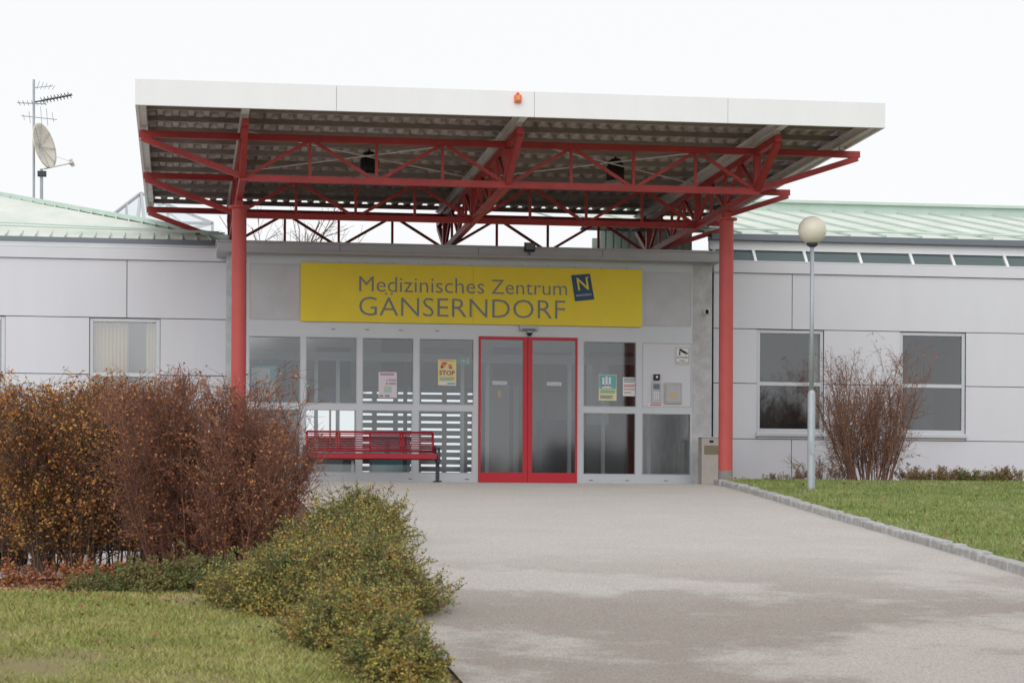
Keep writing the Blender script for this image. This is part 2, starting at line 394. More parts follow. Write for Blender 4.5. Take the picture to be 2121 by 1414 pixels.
for a,b in (((XL,T1),(XM,T2)),((XM,T1),(XL,T2)),((XM,T1),(XR,T2)),((XR,T1),(XM,T2))):
    MB().tube((*a,4.435),(*b,4.435),.01,n=6).build('tie_rod',M['postw'],cb)
for px,lab in ((765,'black bell shaped pendant lamp hanging under the left half of the canopy'),(1275,'black bell shaped pendant lamp hanging under the right half of the canopy')):
    p=P(px,340,-3.0); z=4.30
    e=empty('pendant_lamp',(p.x,p.y,4.1),lab,'lamp','pendant lamps under the canopy')
    q=MB().lathe((p.x,p.y,z-.07),[(.0,.335),(.05,.33),(.09,.305),(.115,.25),(.125,.13),(.12,.0),(.0,0.0)],24)
    for k in range(12):
        a=k*math.pi/6; q.beam((p.x+.12*math.cos(a),p.y+.12*math.sin(a),z-.05),(p.x+.12*math.cos(a),p.y+.12*math.sin(a),z+.15),.012,.012)
    q.build('housing',M['black'],e,smooth=True)
    MB().lathe((p.x,p.y,z-.15),[(.11,.10),(.15,.07),(.24,.025),(.275,0),(.26,0.0),(.14,.055),(.09,.08)],28).build('lamp_shade',M['postw'],e,smooth=True)
    MB().lathe((p.x,p.y,z-.13),[(0,-.03),(.05,-.01),(.07,.04),(.06,.06)],16).build('bulb_glass',M['lens'],e,smooth=True)
    MB().tube((p.x,p.y,z+.25),(p.x,p.y,4.585),.014,n=8).build('stem',M['black'],e)
p=P(1072,205,FY)
e=empty('beacon_light',(p.x,FY,p.z-.05),'small orange warning beacon on the white canopy fascia','beacon')
MB().box(p.x-.045,p.x+.045,FY-.05,FY-.001,p.z-.05,p.z+.045).build('housing',M['strobe'],e,bev=.01)
MB().box(p.x-.026,p.x+.026,FY-.065,FY-.052,p.z-.03,p.z+.025).build('lens',M['orange'],e,bev=.006)
MB().lathe((p.x,FY-.02,p.z+.047),[(.02,0),(.02,.02),(.008,.03),(0,.03)],12).build('cap',M['redtxt'],e)
# ---------------------------------------------------------------- entrance pavilion
pv=empty('entrance_pavilion',(0,0,0),'flat roofed grey entrance pavilion with glazed front and red sliding doors','building')
fx=lambda px:XX(px,0,800)
ZS=lambda a,b:(ZZ(570,a,0)+ZZ(1262,b,0))/2
z_ut,z_ub=ZS(695,708),ZS(833,843.5); z_lt,z_lb=ZS(846,855),ZS(976,983)
ztc,zbc=ZZ(980,508,-.3),ZZ(980,531,-.3)
up=[(515,622),(633,739),(750,856),(868,981),(1208,1318)]
lo=[(515,622),(633,738),(750,854),(867,979),(1208,1317),(1330,1431)]
holes=[(fx(a),fx(b),z_ub,z_ut) for a,b in up]+[(fx(a),fx(b),z_lb,z_lt) for a,b in lo]
dz0,dz1=-.01,ZZ(1093,698,0); dx0,dx1=fx(991),fx(1196)
holes.append((dx0,dx1,-.5,dz1))
x0,x1=fx(510),fx(1434)
MB().holes(x0,x1,-.3,zbc,holes,0,.09).build('frame',M['alu'],pv)
def vpane(a,b,y,c,d): return MB().quad((a,y,c),(b,y,c),(b,y,d),(a,y,d))
for k_,h in enumerate(holes[:-1]):
    a,b,c,d=h
    q=MB().holes(a-.001,b+.001,c-.001,d+.001,[(a+.012,b-.012,c+.012,d-.012)],-.004,.03); q.build('gasket',M['zinc'],pv)
    tw=.004*math.sin(k_*2.3)
    MB().quad((a+.0122,.043+tw,c+.0122),(b-.0122,.043-tw,c+.0122),(b-.0122,.043-tw,d-.0122),(a+.0122,.043+tw,d-.0122)).build('glass_pane',M['glass'],pv)
MB().box(fx(469),x0-.001,-.003,4.8,-1.3,zbc-.001).build('side_wall',M['conc'],pv)
MB().box(x1+.001,fx(1474),-.003,4.8,-.3,zbc-.001).build('side_wall',M['conc'],pv)
MB().box(fx(469),fx(1474),4.801,4.9,2.7,zbc-.001).build('rear_lintel',M['intwall'],pv)
xl_,xr_=fx(469)-.15,fx(1474)+.08
q=MB(); q.box(xl_-.01,xr_+.01,-.30,.3,zbc,zbc+.03); q.box(xl_,xr_,-.28,.3,zbc+.03,ztc-.03); q.box(xl_-.02,xr_+.02,-.31,.32,ztc-.03,ztc)
q.box(xl_,xl_+.4,.321,5.0,zbc+.001,ztc-.001); q.box(xr_-.4,xr_,.321,5.0,zbc+.001,ztc-.001); q.box(xl_+.401,xr_-.401,4.6,5.0,zbc+.001,ztc-.001)
q.build('roof_edge',M['zinc'],pv,bev=.004)
MB().box(xl_+.401,xr_-.401,.321,1.5,zbc+.05,zbc+.12).build('roof_deck',M['zinc'],pv)
MB().box(xl_+.401,xr_-.401,1.501,4.59,zbc+.06,zbc+.08).build('added_rooflight',glassmat('added_rooflight_glass',.06,(.8,.82,.82)),pv)  # unseen glazed roof opening, added to let more daylight into the interior
for px in (700,985,1240): 
    MB().box(fx(px)-.004,fx(px)+.004,-.284,-.2805,zbc+.031,ztc-.031).build('edge_joint',M['gutter'],pv)
for a,b in ((516,621),(1333,1431)):
    zz0=(ZZ(a,661 if a<1000 else 675,0)); zz1=ZZ(a,545 if a<1000 else 563,0)
    q=MB().holes(fx(a),fx(b),zz0,zz1,[(fx(a)+.012,fx(b)-.012,zz0+.012,zz1-.012)],-.006,-.001); q.build('panel_trim',M['zinc'],pv)
    MB().box(fx(a)+.0125,fx(b)-.0125,-.0035,-.001,zz0+.0125,zz1-.0125).build('blank_panel',M['panel2'],pv)
a,b=1330,1432; zz0,zz1=ZZ(1380,843,0),ZZ(1380,710,0)
MB().holes(fx(a),fx(b),zz0,zz1,[(fx(a)+.015,fx(b)-.015,zz0+.015,zz1-.015)],-.006,-.001).build('panel_trim',M['zinc'],pv)
MB().box(fx(a)+.0155,fx(b)-.0155,-.0035,-.001,zz0+.0155,zz1-.0155).build('blank_panel',M['panel'],pv)
for px in (690,760,830,905,640,850,968,560,1225,1300,1380):
    z=z_lb-.09 if px in(640,850,968,560,1225,1300,1380) else z_ut+.12
    MB().box(fx(px)-.03,fx(px)+.03,-.008,-.001,z-.006,z+.006).build('drain_cap',M['gutter'],pv)
for i in range(13):
    px=650+i*54; z=ZZ(px,540+ (px-650)*.023,0); MB().lathe((fx(px),-.001,z),[(.012,0),(.012,.006),(0,.008)],8,(0,-1,0)).build('bolt',M['curtain'],pv)
def door(a,b,hinge):
    d=MB().holes(a,b,dz0+.01,dz1,[(a+(.07 if hinge else .03),b-(.03 if hinge else .07),.165,dz1-.045)],-.03,.025).build('door_leaf',M['doorred'],pv,bev=.003)
    vpane(a+(.0705 if hinge else .0305),b-(.0305 if hinge else .0705),-.001,.1655,dz1-.0455).build('door_glass',M['glassd'],d)
    return d
mid=fx(1092.5)
dl=door(dx0+.004,mid-.003,False); dr=door(mid+.003,dx1-.004,True)
for (px,py),d in (((1020,789),dl),((1133,791),dr)):
    qd=pq(px,py,px+30,py+7,-.006); q=MB(); rectq(q,qd,0,1,0,1); q.build('label',M['paper'],d)
    q=MB(); textq(q,'EINGANG',shiftq(qd,-.002),.05,.95,.15,.85); q.build('lettering',M['txt'],d)
qd=pq(1031,809,1037,822,-.006); q=MB(); rectq(q,qd,0,1,0,1); q.build('sticker',mat('pale_sticker',(.55,.38,.26)),dl)
z=ZZ(1094,680,0)
e=empty('door_sensor',(mid,-.05,z),'slim grey motion sensor mounted above the red sliding doors','sensor')
MB().box(mid-.14,mid+.15,-.09,-.001,z-.04,z+.045).build('housing',M['zinc'],e,bev=.012)
MB().box(mid-.10,mid+.11,-.094,-.091,z-.03,z-.015).build('lens',M['black'],e)
z2=ZZ(1095,690,0)
e=empty('dome_camera',(mid+.02,-.06,z2),'small black dome camera directly below the door sensor','camera')
MB().lathe((mid+.02,-.06,z2+.03),[(.05,0),(.055,-.02),(.05,-.03)],20).build('mount',M['zinc'],e,smooth=True)
MB().lathe((mid+.02,-.06,z2),[(.045,0),(.042,-.02),(.028,-.04),(0,-.048)],20).build('dome',M['black'],e,smooth=True)
# interior
q=MB().box(fx(469)+.1,fx(1474)-.1,.10,4.8,-.06,-.012); q.build('floor',M['floor'],pv)
MB().box(x0,x1,.10,1.6,2.72,2.76).build('ceiling',M['paper'],pv)
bx0,bx1=P(745,900,4.6).x,P(985,900,4.6).x; bz0=-.01; bz1=ZZ(870,812,4.6)
b2=(P(630,860,4.6).x,P(735,860,4.6).x,ZZ(700,905,4.6),ZZ(700,845,4.6))
MB().holes(x0,x1,-.012,2.72,[(bx0,bx1,bz0,bz1),b2],4.6,4.7).build('rear_wall',M['intwall'],pv)
MB().box(x0,x1,2.3,2.36,2.02,2.16).build('inner_lintel',M['alu'],pv)
for px in (540,590,655,700,840,958,1010,1060,1130,1180,1250,1300,1345,1405):
    a=P(px,800,2.3).x; MB().box(a-.03,a+.03,2.301,2.371,-.012,2.019).build('inner_post',M['anth'] if px in (590,840,1060,1130,1300) else M['alu'],pv)
for (pa,pb,pc,pd,Yq,mm) in ((1015,1075,800,860,3.2,M['curtain2']),(1120,1190,870,960,3.0,M['anth']),(1215,1300,880,980,2.9,M['grey']),(560,620,860,970,2.8,M['zinc']),(1340,1400,880,980,3.3,M['curtain']),(1225,1262,740,800,3.9,M['paper']),(1020,1060,880,970,3.4,M['black']),(770,850,900,980,3.6,M['teal'])):
    a_,b_=P(pa,pd,Yq),P(pb,pc,Yq); MB().box(a_.x,b_.x,Yq,Yq+.5,-.012,b_.z).build('cabinet',mm,pv,bev=.01)
for (pa,pb,pc,pd,mm) in ((655,725,720,800,M['black']),(1020,1080,720,780,M['anth']),(1105,1185,730,810,M['black']),(1220,1310,730,830,M['grey']),(790,850,700,800,M['anth']),(880,960,720,800,M['grey'])):
    a_,b_=P(pa,pd,4.58),P(pb,pc,4.58); MB().box(a_.x,b_.x,4.55,4.595,a_.z,b_.z).build('inner_doorway',mm,pv)
e=empty('venetian_blind',((bx0+bx1)/2,4.5,0),'venetian blind with bright gaps seen through the glass behind the bench','blind')
q=MB(); z=bz0+.04
while z<bz1: q.box(bx0,bx1,4.48,4.52,z,z+.085); z+=.125
q.build('slats',M['txt'],e)
q=MB()
for t in (.12,.3,.5,.72,.9): q.box(bx0+(bx1-bx0)*t-.04,bx0+(bx1-bx0)*t+.04,4.44,4.475,bz0,bz1)
q.build('ladder_tape',M['intwall'],e)
qd=pq(516,752,577,832,.7); e=empty('notice_board',(qd[3].x,.7,0),'dark framed notice board standing inside behind the leftmost glass pane','notice board')
q=MB(); rectq(q,qd,0,1,0,1); q.build('frame',M['blue'],e)
q=MB(); rectq(q,shiftq(qd,-.01),.05,.93,.06,.94); q.build('board',M['teal'],e)
q=MB(); rectq(q,shiftq(qd,-.015),.08,.7,.12,.5); rectq(q,shiftq(qd,-.015),.3,.88,.55,.88); q.build('notice',M['paper'],e)
for (px,py,lab,Y) in ((962,747,'green emergency exit sign hanging inside behind the STOP poster pane',1.0),(637,799,'small green emergency exit sign inside at the left of the second pane',2.0)):
    qd=pq(px-13,py-8,px+13,py+8,Y) if px>900 else pq(px-6,py-5,px+6,py+5,Y)
    q=MB(); q.box(qd[0].x,qd[1].x,Y,Y+.02,qd[3].z,qd[0].z); o=q.build('exit_sign',M['green'],org=(qd[3].x,Y,qd[3].z),label=lab,cat='exit sign')
    q=MB(); w=shiftq(qd,-.004)
    def pt(u,v,w=w): return (w[0]*(1-u)+w[1]*u)*(1-v)+(w[3]*(1-u)+w[2]*u)*v
    q.quad(pt(.2,.4),pt(.45,.4),pt(.45,.6),pt(.2,.6)); q.quad(pt(.42,.2),pt(.6,.5),pt(.42,.8)); rectq(q,w,.68,.85,.15,.85); q.build('arrow',M['paper'],o)
p=P(684,825,.8)
e=empty('snow_shovel',(p.x,.8,0),'snow shovel with blue D grip leaning inside behind the second pane','shovel')
MB().tube((p.x,.8,.5),(p.x,.8,p.z-.05),.016,n=8).build('shaft',M['curtain'],e)
q=MB()
tp=[(p.x-.05,.8,p.z+.06),(p.x+.05,.8,p.z+.06),(p.x+.035,.8,p.z-.02),(p.x,.8,p.z-.06),(p.x-.035,.8,p.z-.02)]
for i in range(5): q.tube(tp[i],tp[(i+1)%5],.013,n=6)
q.build('grip',mat('grip_blue',(.05,.12,.35)),e)
q=MB(); q.hexa([(p.x-.2,.78,.05),(p.x+.2,.78,.05),(p.x+.2,.82,.05),(p.x-.2,.82,.05),(p.x-.2,.8,.5),(p.x+.2,.8,.5),(p.x+.2,.84,.5),(p.x-.2,.84,.5)]); q.build('blade',M['gutter'],e)
p0,p1=P(645,968,1.2),P(735,968,1.2)
e=empty('waiting_bench',((p0.x+p1.x)/2,1.2,0),'low teal waiting bench inside behind the second lower pane','bench')
MB().box(p0.x,p1.x,1.0,1.4,.36,.42).build('seat',M['teal'],e,bev=.01)
for a in (p0.x+.05,p1.x-.05): MB().box(a-.02,a+.02,1.05,1.35,-.012,.359).build('leg',M['steel'],e)
# ---------------------------------------------------------------- sign
sq=[P(623,543,-.05),P(1330,559,-.05),P(1330,678,-.05),P(623,664,-.05)]
zl,zh=(sq[2].z+sq[3].z)/2,(sq[0].z+sq[1].z)/2; xa,xb=sq[0].x,sq[1].x
sg=empty('sign_board',((xa+xb)/2,-.03,zl),'wide yellow sign board with grey MEDIZINISCHES ZENTRUM GÄNSERNDORF lettering above the doors','sign')
xm=XX(980,-.05,600)
q=MB().box(xa,xm-.0015,-.05,-.012,zl,zh); q.box(xm+.0015,xb,-.05,-.012,zl,zh); q.build('board',M['yellow'],sg,bev=.002)
sq=[Vector((xa,-.053,zh)),Vector((xb,-.053,zh)),Vector((xb,-.053,zl)),Vector((xa,-.053,zl))]
U=lambda px:(px-623)/707.0
q=MB(); textq(q,'Medizinisches',sq,U(742),U(999),.215,.475,-.006); q.build('lettering',M['txt'],sg)
q=MB(); textq(q,'Zentrum',sq,U(1014),U(1172),.228,.475,-.006); q.build('lettering',M['txt'],sg)
q=MB(); textq(q,'GÄNSERNDORF',sq,U(742),U(1168),.49,.885,-.009); q.build('lettering',M['txt'],sg)
lq=[P(1183,570,-.056),P(1222,567,-.056),P(1231,620,-.056),P(1191,624,-.056)]
q=MB(); rectq(q,lq,0,1,0,1); lg=q.build('emblem',M['blue'],sg)
q=MB(); textq(q,'N',shiftq(lq,-.003),.25,.82,.12,.60,.01); q.build('lettering',M['yellow'],lg)
q=MB(); textq(q,'NIEDERÖSTERREICH',shiftq(lq,-.003),.1,.9,.74,.83); q.build('lettering',M['paper'],lg)
q=MB(); rectq(q,shiftq(lq,-.003),.83,.9,.1,.14); q.build('dot',M['yellow'],lg)
def poster(px0,py0,px1,py1,m,lab,items,Y=.033,name='poster',cat='poster'):
    qd=pq(px0,py0,px1,py1,Y); q=MB(); rectq(q,qd,0,1,0,1); o=q.build(name,m,org=tuple(qd[3]),label=lab,cat=cat)
    for k,(mm,its) in enumerate(items):
        q=MB()
        for it in its:
            if isinstance(it[0],str): textq(q,it[0],shiftq(qd,-.003-.001*k),*it[1:])
            elif isinstance(it[0],tuple): polyq(q,shiftq(qd,-.003-.001*k),it)
            elif len(it)==3:
                w=shiftq(qd,-.003-.001*k); n=len(q.v)
                for i in range(14):
                    a=i*2*math.pi/14; u=it[0]+it[2]*math.cos(a); v=it[1]+it[2]*.72*math.sin(a)
                    q.v.append(tuple((w[0]*(1-u)+w[1]*u)*(1-v)+(w[3]*(1-u)+w[2]*u)*v))
                q.f.append(tuple(range(n,n+14)))
            else: rectq(q,shiftq(qd,-.003-.001*k),*it)
        q.build('lettering' if any(isinstance(i[0],str) for i in its) else 'print',mm,o)
lines=lambda u0,u1,v0,v1,n:[(u0,u1-(.1 if i%3==2 else 0),v0+(v1-v0)*i/n,v0+(v1-v0)*(i+.5)/n) for i in range(n)]
poster(907,744,945,798,M['pyellow'],'pale yellow poster with purple STOP lettering stuck on the fourth pane',[(M['orange'],[(.3,.2,.14),(.66,.25,.11),(.1,.9,.03,.06)]),(M['purple'],[('STOP',.08,.92,.42,.60,.02),(.26,.5,.12,.17),(.62,.78,.3,.35),(.15,.28,.24,.34)]),(M['paper'],[(.03,.97,.86,.98)]),(M['teal'],lines(.1,.9,.68,.82,3)+[(.5,.94,.89,.95)])])
poster(784,770,822,823,M['pink'],'pale pink poster with 1450 number stuck on the third pane',[(M['purple'],lines(.08,.85,.05,.14,2)+[('1450',.45,.95,.27,.36)]),(M['redtxt'],[(.45,.45,.05)]),(M['mint'],[(.3,.7,.55,.8)]),(M['txt'],lines(.55,.95,.42,.5,2)+[(.05,.25,.9,.96),(.35,.6,.9,.96)])])
poster(1240,775,1277,829,M['cream'],'yellow and teal poster with white hand stuck right of the doors',[(M['teal'],[(.03,.97,.02,.55)]),(M['paper'],[(.2,.32,.12,.45),(.38,.5,.07,.45),(.56,.68,.1,.45),(.2,.7,.4,.52)]),(M['green'],lines(.08,.92,.6,.74,2)),(M['txt'],lines(.08,.8,.8,.94,4))])
poster(1290,781,1318,820,M['paper'],'small white notice with red and black print right of the yellow poster',[(M['txt'],lines(.08,.9,.06,.3,3)+lines(.08,.9,.62,.7,1)),(M['redtxt'],lines(.08,.9,.38,.54,3)+lines(.08,.6,.78,.86,2))],name='notice',cat='notice')
poster(1399,719,1428,755,M['paper'],'white ACHTUNG video surveillance warning sign on grey panel by the doors',[(M['grey'],[(.03,.97,.02,.04),(.03,.97,.96,.98),(.03,.06,.04,.96),(.94,.97,.04,.96)]),(M['black'],[((.22,.16),(.34,.07),(.82,.28),(.70,.38)),((.72,.39),(.84,.29),(.9,.34),(.78,.43)),((.26,.22),(.36,.27),(.34,.46),(.26,.46)),('ACHTUNG!',.1,.9,.52,.63),('Video-',.28,.72,.7,.79),('überwachung',.1,.9,.82,.92)])],Y=-.008,name='warning_sign',cat='sign')
def ix(px): return XX(px,-.02,800)
def iz(py): return ZZ(1370,py,-.02)
e=empty('door_intercom',(ix(1359),-.01,iz(836)),'narrow silver intercom with keypad on the grey panel right of the doors','intercom')
MB().box(ix(1350),ix(1369),-.03,-.0041,iz(835),iz(791)).build('faceplate',M['zinc'],e,bev=.003)
q=MB()
for i in range(4):
    for j in range(3): q.box(ix(1354+4*j),ix(1356.6+4*j),-.034,-.031,iz(826-4*i),iz(823.5-4*i))
q.build('keypad',M['paper'],e)
MB().box(ix(1353),ix(1366),-.033,-.0305,iz(806),iz(795)).build('speaker_grille',M['gutter'],e)
q=MB(); qd=pq(1343,835.5,1373,841,-.008); rectq(q,qd,0,1,0,1); l=q.build('label',M['paper'],e); q=MB(); rectq(q,shiftq(qd,-.002),.1,.9,.3,.7); q.build('print',M['redtxt'],l)
e=empty('entry_camera',(ix(1360),-.01,iz(787)),'black square door camera above the silver intercom','camera')
MB().box(ix(1353.5),ix(1366.5),-.04,-.0041,iz(787.5),iz(775)).build('housing',M['black'],e,bev=.004)
MB().lathe((ix(1360),-.041,iz(781)),[(.02,0),(.018,.008),(0,.01)],14,(0,-1,0)).build('lens',M['steel'],e)
q=MB(); qd=pq(1349,770.5,1370,775,-.008); rectq(q,qd,0,1,0,1); q.build('label',M['pink'],e)
e=empty('key_box',(ix(1394),-.01,iz(836)),'square stainless plate with small brown window beside the intercom','control box')
MB().box(ix(1376),ix(1412),-.028,-.0041,iz(836),iz(792)).build('plate',M['beige'],e,bev=.004)
MB().box(ix(1380),ix(1409),-.034,-.0285,iz(832),iz(797)).build('cover',M['zinc'],e,bev=.003)
MB().box(ix(1387),ix(1401),-.037,-.0345,iz(824),iz(813)).build('window',M['curtain'],e)
p=P(1463,645,-.02)
e=empty('wall_camera',(p.x,-.02,p.z),'small white round camera on the concrete strip right of the sign','camera')
MB().lathe((p.x,-.004,p.z),[(.05,0),(.055,.03),(.05,.06),(.03,.085)],20,(0,-1,0)).build('housing',M['paper'],e,smooth=True)
MB().lathe((p.x,-.06,p.z-.01),[(.034,0),(.028,.03),(.0,.045)],16,(0,-1,-.2)).build('lens',M['black'],e,smooth=True)
p=P(1097,512,-.36)
e=empty('floodlight',(p.x,-.3,ztc),'black rectangular floodlight clamped on the pavilion roof edge','floodlight')
q=MB(); q.hexa([(p.x-.08,-.42,p.z-.05),(p.x+.08,-.42,p.z-.05),(p.x+.08,-.33,p.z-.07),(p.x-.08,-.33,p.z-.07),(p.x-.08,-.44,p.z+.06),(p.x+.08,-.44,p.z+.06),(p.x+.08,-.30,p.z+.08),(p.x-.08,-.30,p.z+.08)]); q.build('housing',M['black'],e,bev=.008)
q=MB(); q.quad((p.x-.065,-.4225,p.z-.04),(p.x+.065,-.4225,p.z-.04),(p.x+.065,-.4425,p.z+.05),(p.x-.065,-.4425,p.z+.05)); q.build('lens',M['gutter'],e)
MB().box(p.x-.02,p.x+.02,-.345,-.315,p.z-.12,p.z-.055).build('bracket',M['gutter'],e)
# ---------------------------------------------------------------- wings
WY=.6
def window(parent,a,b,z0,z1,zm,cur=None):
    f=MB().holes(a,b,z0,z1,[(a+.055,b-.055,z0+.055,zm-.03),(a+.055,b-.055,zm+.03,z1-.055)],WY+.03,WY+.10).build('window',M['alu'],parent,bev=.004)
    for c,d in ((z0,zm-.03+.0),(zm+.03,z1)):
        c2=c+.0555 if c==z0 else c+.0005; d2=d-.0555 if d==z1 else d-.0005
        vpane(a+.0555,b-.0555,WY+.068,c2,d2).build('pane',M['glassd'],f)
    MB().box(a-.02,b+.02,WY-.05,WY+.029,z0-.07,z0-.012).build('sill',M['alu'],f,bev=.004)
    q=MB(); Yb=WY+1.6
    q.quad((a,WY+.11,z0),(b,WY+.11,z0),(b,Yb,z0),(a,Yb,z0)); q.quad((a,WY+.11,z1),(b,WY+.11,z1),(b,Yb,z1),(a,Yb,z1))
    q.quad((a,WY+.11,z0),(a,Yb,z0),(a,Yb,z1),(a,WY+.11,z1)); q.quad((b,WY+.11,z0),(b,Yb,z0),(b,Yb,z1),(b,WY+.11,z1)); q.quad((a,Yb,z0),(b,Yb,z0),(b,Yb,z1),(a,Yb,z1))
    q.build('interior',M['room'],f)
    if cur:
        for (c0,c1,mm) in cur:
            q=MB(); n=int(90*(c1-c0))+8; X0=a+(b-a)*c0; X1=a+(b-a)*c1; 
            for i in range(n+1):
                x=X0+(X1-X0)*i/n; y=WY+.19+.03*math.sin(i*1.1); q.v+=[(x,y,z0+.02),(x,y,z1-.02)]
            q.f=[(2*i,2*i+2,2*i+3,2*i+1) for i in range(n)]; q.build('curtain',mm,f,smooth=True)
def wing(root,xa,xb,zbase,wins,joints):
    rows=[(zbase,.74),(.752,1.625),(1.637,2.495),(2.507,3.385)]
    MB().holes(xa,xb,zbase,3.39,[(a,b,c,d) for a,b,c,d in wins],WY+.02,WY+.2).build('wall',M['dark'],root)
    for ri,(z0,z1) in enumerate(rows):
        xs=[xa]+sorted(j for j in joints[ri] if xa<j<xb)+[xb]
        for a,b in zip(xs[:-1],xs[1:]):
            q=MB().holes(a+.006,b-.006,z0,z1,wins,WY,WY+.018)
            if q.v: q.build('wall_panel',M['panel'],root)
    MB().box(xa,xb,WY-.03,WY+.5,3.392,3.57).build('parapet_cap',M['panel'],root,bev=.004)
    MB().box(xa,xb,WY-.035,WY+.5,3.5705,3.585).build('cap_flashing',M['white'],root)
wx=lambda px:XX(px,WY,800)
lw=empty('left_wing_building',(wx(230),WY,-1.15),'single storey grey panelled wing with mint green roof left of the entrance','building')
lwin=[(wx(185),wx(331),.86,2.495),(wx(-140),wx(10),.86,2.495)]
jl=[wx(p) for p in (-180,41,262)]
wing(lw,wx(-420),wx(468),-1.4,lwin,{0:jl,1:[lwin[0][0],lwin[0][1],lwin[1][1],lwin[1][0]],2:[lwin[0][0],lwin[0][1],lwin[1][1]],3:[wx(262),wx(-160)]})
window(lw,*lwin[0],1.63,[(.05,.55,M['curtain']),(.80,.97,M['curtain'])]); window(lw,*lwin[1],1.63)
rw=empty('right_wing_building',(wx(1800),WY,0),'single storey grey panelled wing with clerestory and patinated roof right of the entrance','building')
rwin=[(wx(1568),wx(1706),.86,2.495),(wx(1864),wx(2000),.86,2.495),(wx(2165),wx(2300),.86,2.495)]
wing(rw,wx(1477),wx(2500),-.2,rwin,{0:[wx(1640),wx(2140)],1:[w[i] for w in rwin for i in (0,1)],2:[w[i] for w in rwin for i in (0,1)],3:[wx(1640),wx(2135)]})
for w in rwin: window(rw,*w,1.63,[(.82,.97,M['curtain2'])] if w is rwin[0] else None)
Ye=1.3; zE=(ZZ(0,492,Ye)+ZZ(450,496,Ye))/2
xl,xr=XX(-300,Ye,490),XX(483,Ye,490)
MB().box(xl,xr,1.101,1.2,3.56,zE-.10).build('upper_band',M['zinc'],lw)
MB().box(xl,xr+.02,Ye-.15,Ye-.04,zE-.10,zE-.01).build('gutter',M['gutter'],lw,bev=.01)
A=Vector((xr,Ye,zE)); B=Vector((xl,Ye,zE)); Yr=6.5; 
Cc=P(-300,352,Yr); D=P(0,406,Yr)
q=MB().quad(B,A,P(300,461,3.2),D,Cc)
lr=q.build('roof',M['mintgrey'],lw)
q=MB(); topl=[Cc,D,P(300,461,3.2),A]
def ontop(t):
    L=[(topl[i+1]-topl[i]).length for i in range(3)]; s=t*sum(L)
    for i in range(3):
        if s<=L[i]: return topl[i].lerp(topl[i+1],s/L[i])
        s-=L[i]
    return topl[3]
for i in range(1,26):
    t=i/26; a=B.lerp(A,min(1,t*1.02)); b=ontop(t); q.beam(a+Vector((0,0,.02)),b+Vector((0,0,.02)),.02,.03)
q.build('seam',M['mint'],lr)
q=MB()
for i in range(3): q.beam(topl[i]+Vector((0,0,.04)),topl[i+1]+Vector((0,0,.04)),.12,.07)
q.build('ridge_cap',M['mint'],lr)
q=MB()
for k in (.09,.15): q.tube(B.lerp(Cc,k)+Vector((0,0,.1)),A.lerp(P(300,461,3.2),k)+Vector((0,0,.1)),.013,n=6)
q.build('snow_guard',M['mint'],lr)
Ys=8.0
sk=empty('glass_skylight',tuple(P(320,470,Ys)),'pointed white framed glass skylight rising behind the left green roof','skylight')
ap=P(292,400,Ys+.8); fl=P(232,446,Ys); fr=P(440,462,Ys); ar=P(400,446,Ys+.8); 
q=MB()
for a,b in ((fl,ap),(ap,P(300,462,Ys)),(ap,ar),(ar,fr),(fl,P(232,500,Ys)),(fr,P(440,510,Ys)),(fl.lerp(ap,.5),P(262,500,Ys)),(ap.lerp(ar,.5),P(350,470,Ys)),(P(300,462,Ys),fr)): q.beam(a,b,.05,.05)
q.build('frame',M['zinc'],sk)
q=MB().quad(fl,ap,P(300,500,Ys),P(232,500,Ys)); q.quad(P(300,500,Ys),ap,ar,fr,P(440,510,Ys)); q.build('glazing',glassmat('skylight_glass',.4,(.8,.86,.88)),sk)
Yc=1.9; z0=3.56; z1=(ZZ(1600,522,Yc)+ZZ(2080,527,Yc))/2; zg0=(ZZ(1600,503,Yc)+ZZ(2080,510,Yc))/2; zg1=(ZZ(1600,489,Yc)+ZZ(2080,497,Yc))/2
xa,xb=XX(1470,Yc,500),XX(2500,Yc,500)
q=MB()
q.box(xa,xb,Yc,Yc+.1,z1,zg0); q.build('clerestory_head',M['white'],rw)
MB().box(xa,xb,Yc-.12,Yc+.15,zg0+.001,zg1).build('gutter',M['gutter'],rw,bev=.01)
q=MB().quad((xa,Yc-.35,z0-.05),(xb,Yc-.35,z0-.05),(xb,Yc+.05,z1),(xa,Yc+.05,z1)); cl=q.build('clerestory_glazing',M['clere'],rw)
q=MB()
for px in (1478,1560,1665,1778,1885,1970,2080,2190,2300):
    x=XX(px,Yc,530); q.beam((x,Yc-.36,z0-.05),(x,Yc+.02,z1),.045,.04)
q.beam((xa,Yc-.36,z0-.0),(xb,Yc-.36,z0-.0),.05,.05)
q.build('mullion',M['white'],cl)
Yr=6.2; zE=zg1; zR=(ZZ(1560,438,Yr)+ZZ(2121,447,Yr))/2; xra=XX(1235,Yr,450)
q=MB().quad((XX(1200,Yc,500),Yc,zE+.01),(xb,Yc,zE+.01),(xb,Yr,zR),(xra,Yr,zR)); rr=q.build('roof',M['mintgrey'],rw)
q=MB(); x=XX(1230,Yc,500)
while x<xb: q.beam((x,Yc,zE+.03),(x-.9,Yr,zR+.02),.02,.03); x+=.62
q.build('seam',M['mint'],rr)
zt2=(ZZ(1560,414,Yr)+ZZ(2121,427,Yr))/2
q=MB().box(xra,xb,Yr,Yr+.3,zR-.02,zt2-.05); q.box(xra-.1,xb,Yr-.08,Yr+.4,zt2-.05,zt2); q.build('ridge_cap',M['mint'],rr)
q=MB().tube((XX(1220,Yc+.35,500),Yc+.35,zE+.14),(xb,Yc+.35,zE+.14),.02,n=6); q.build('snow_guard',M['mint'],rr)
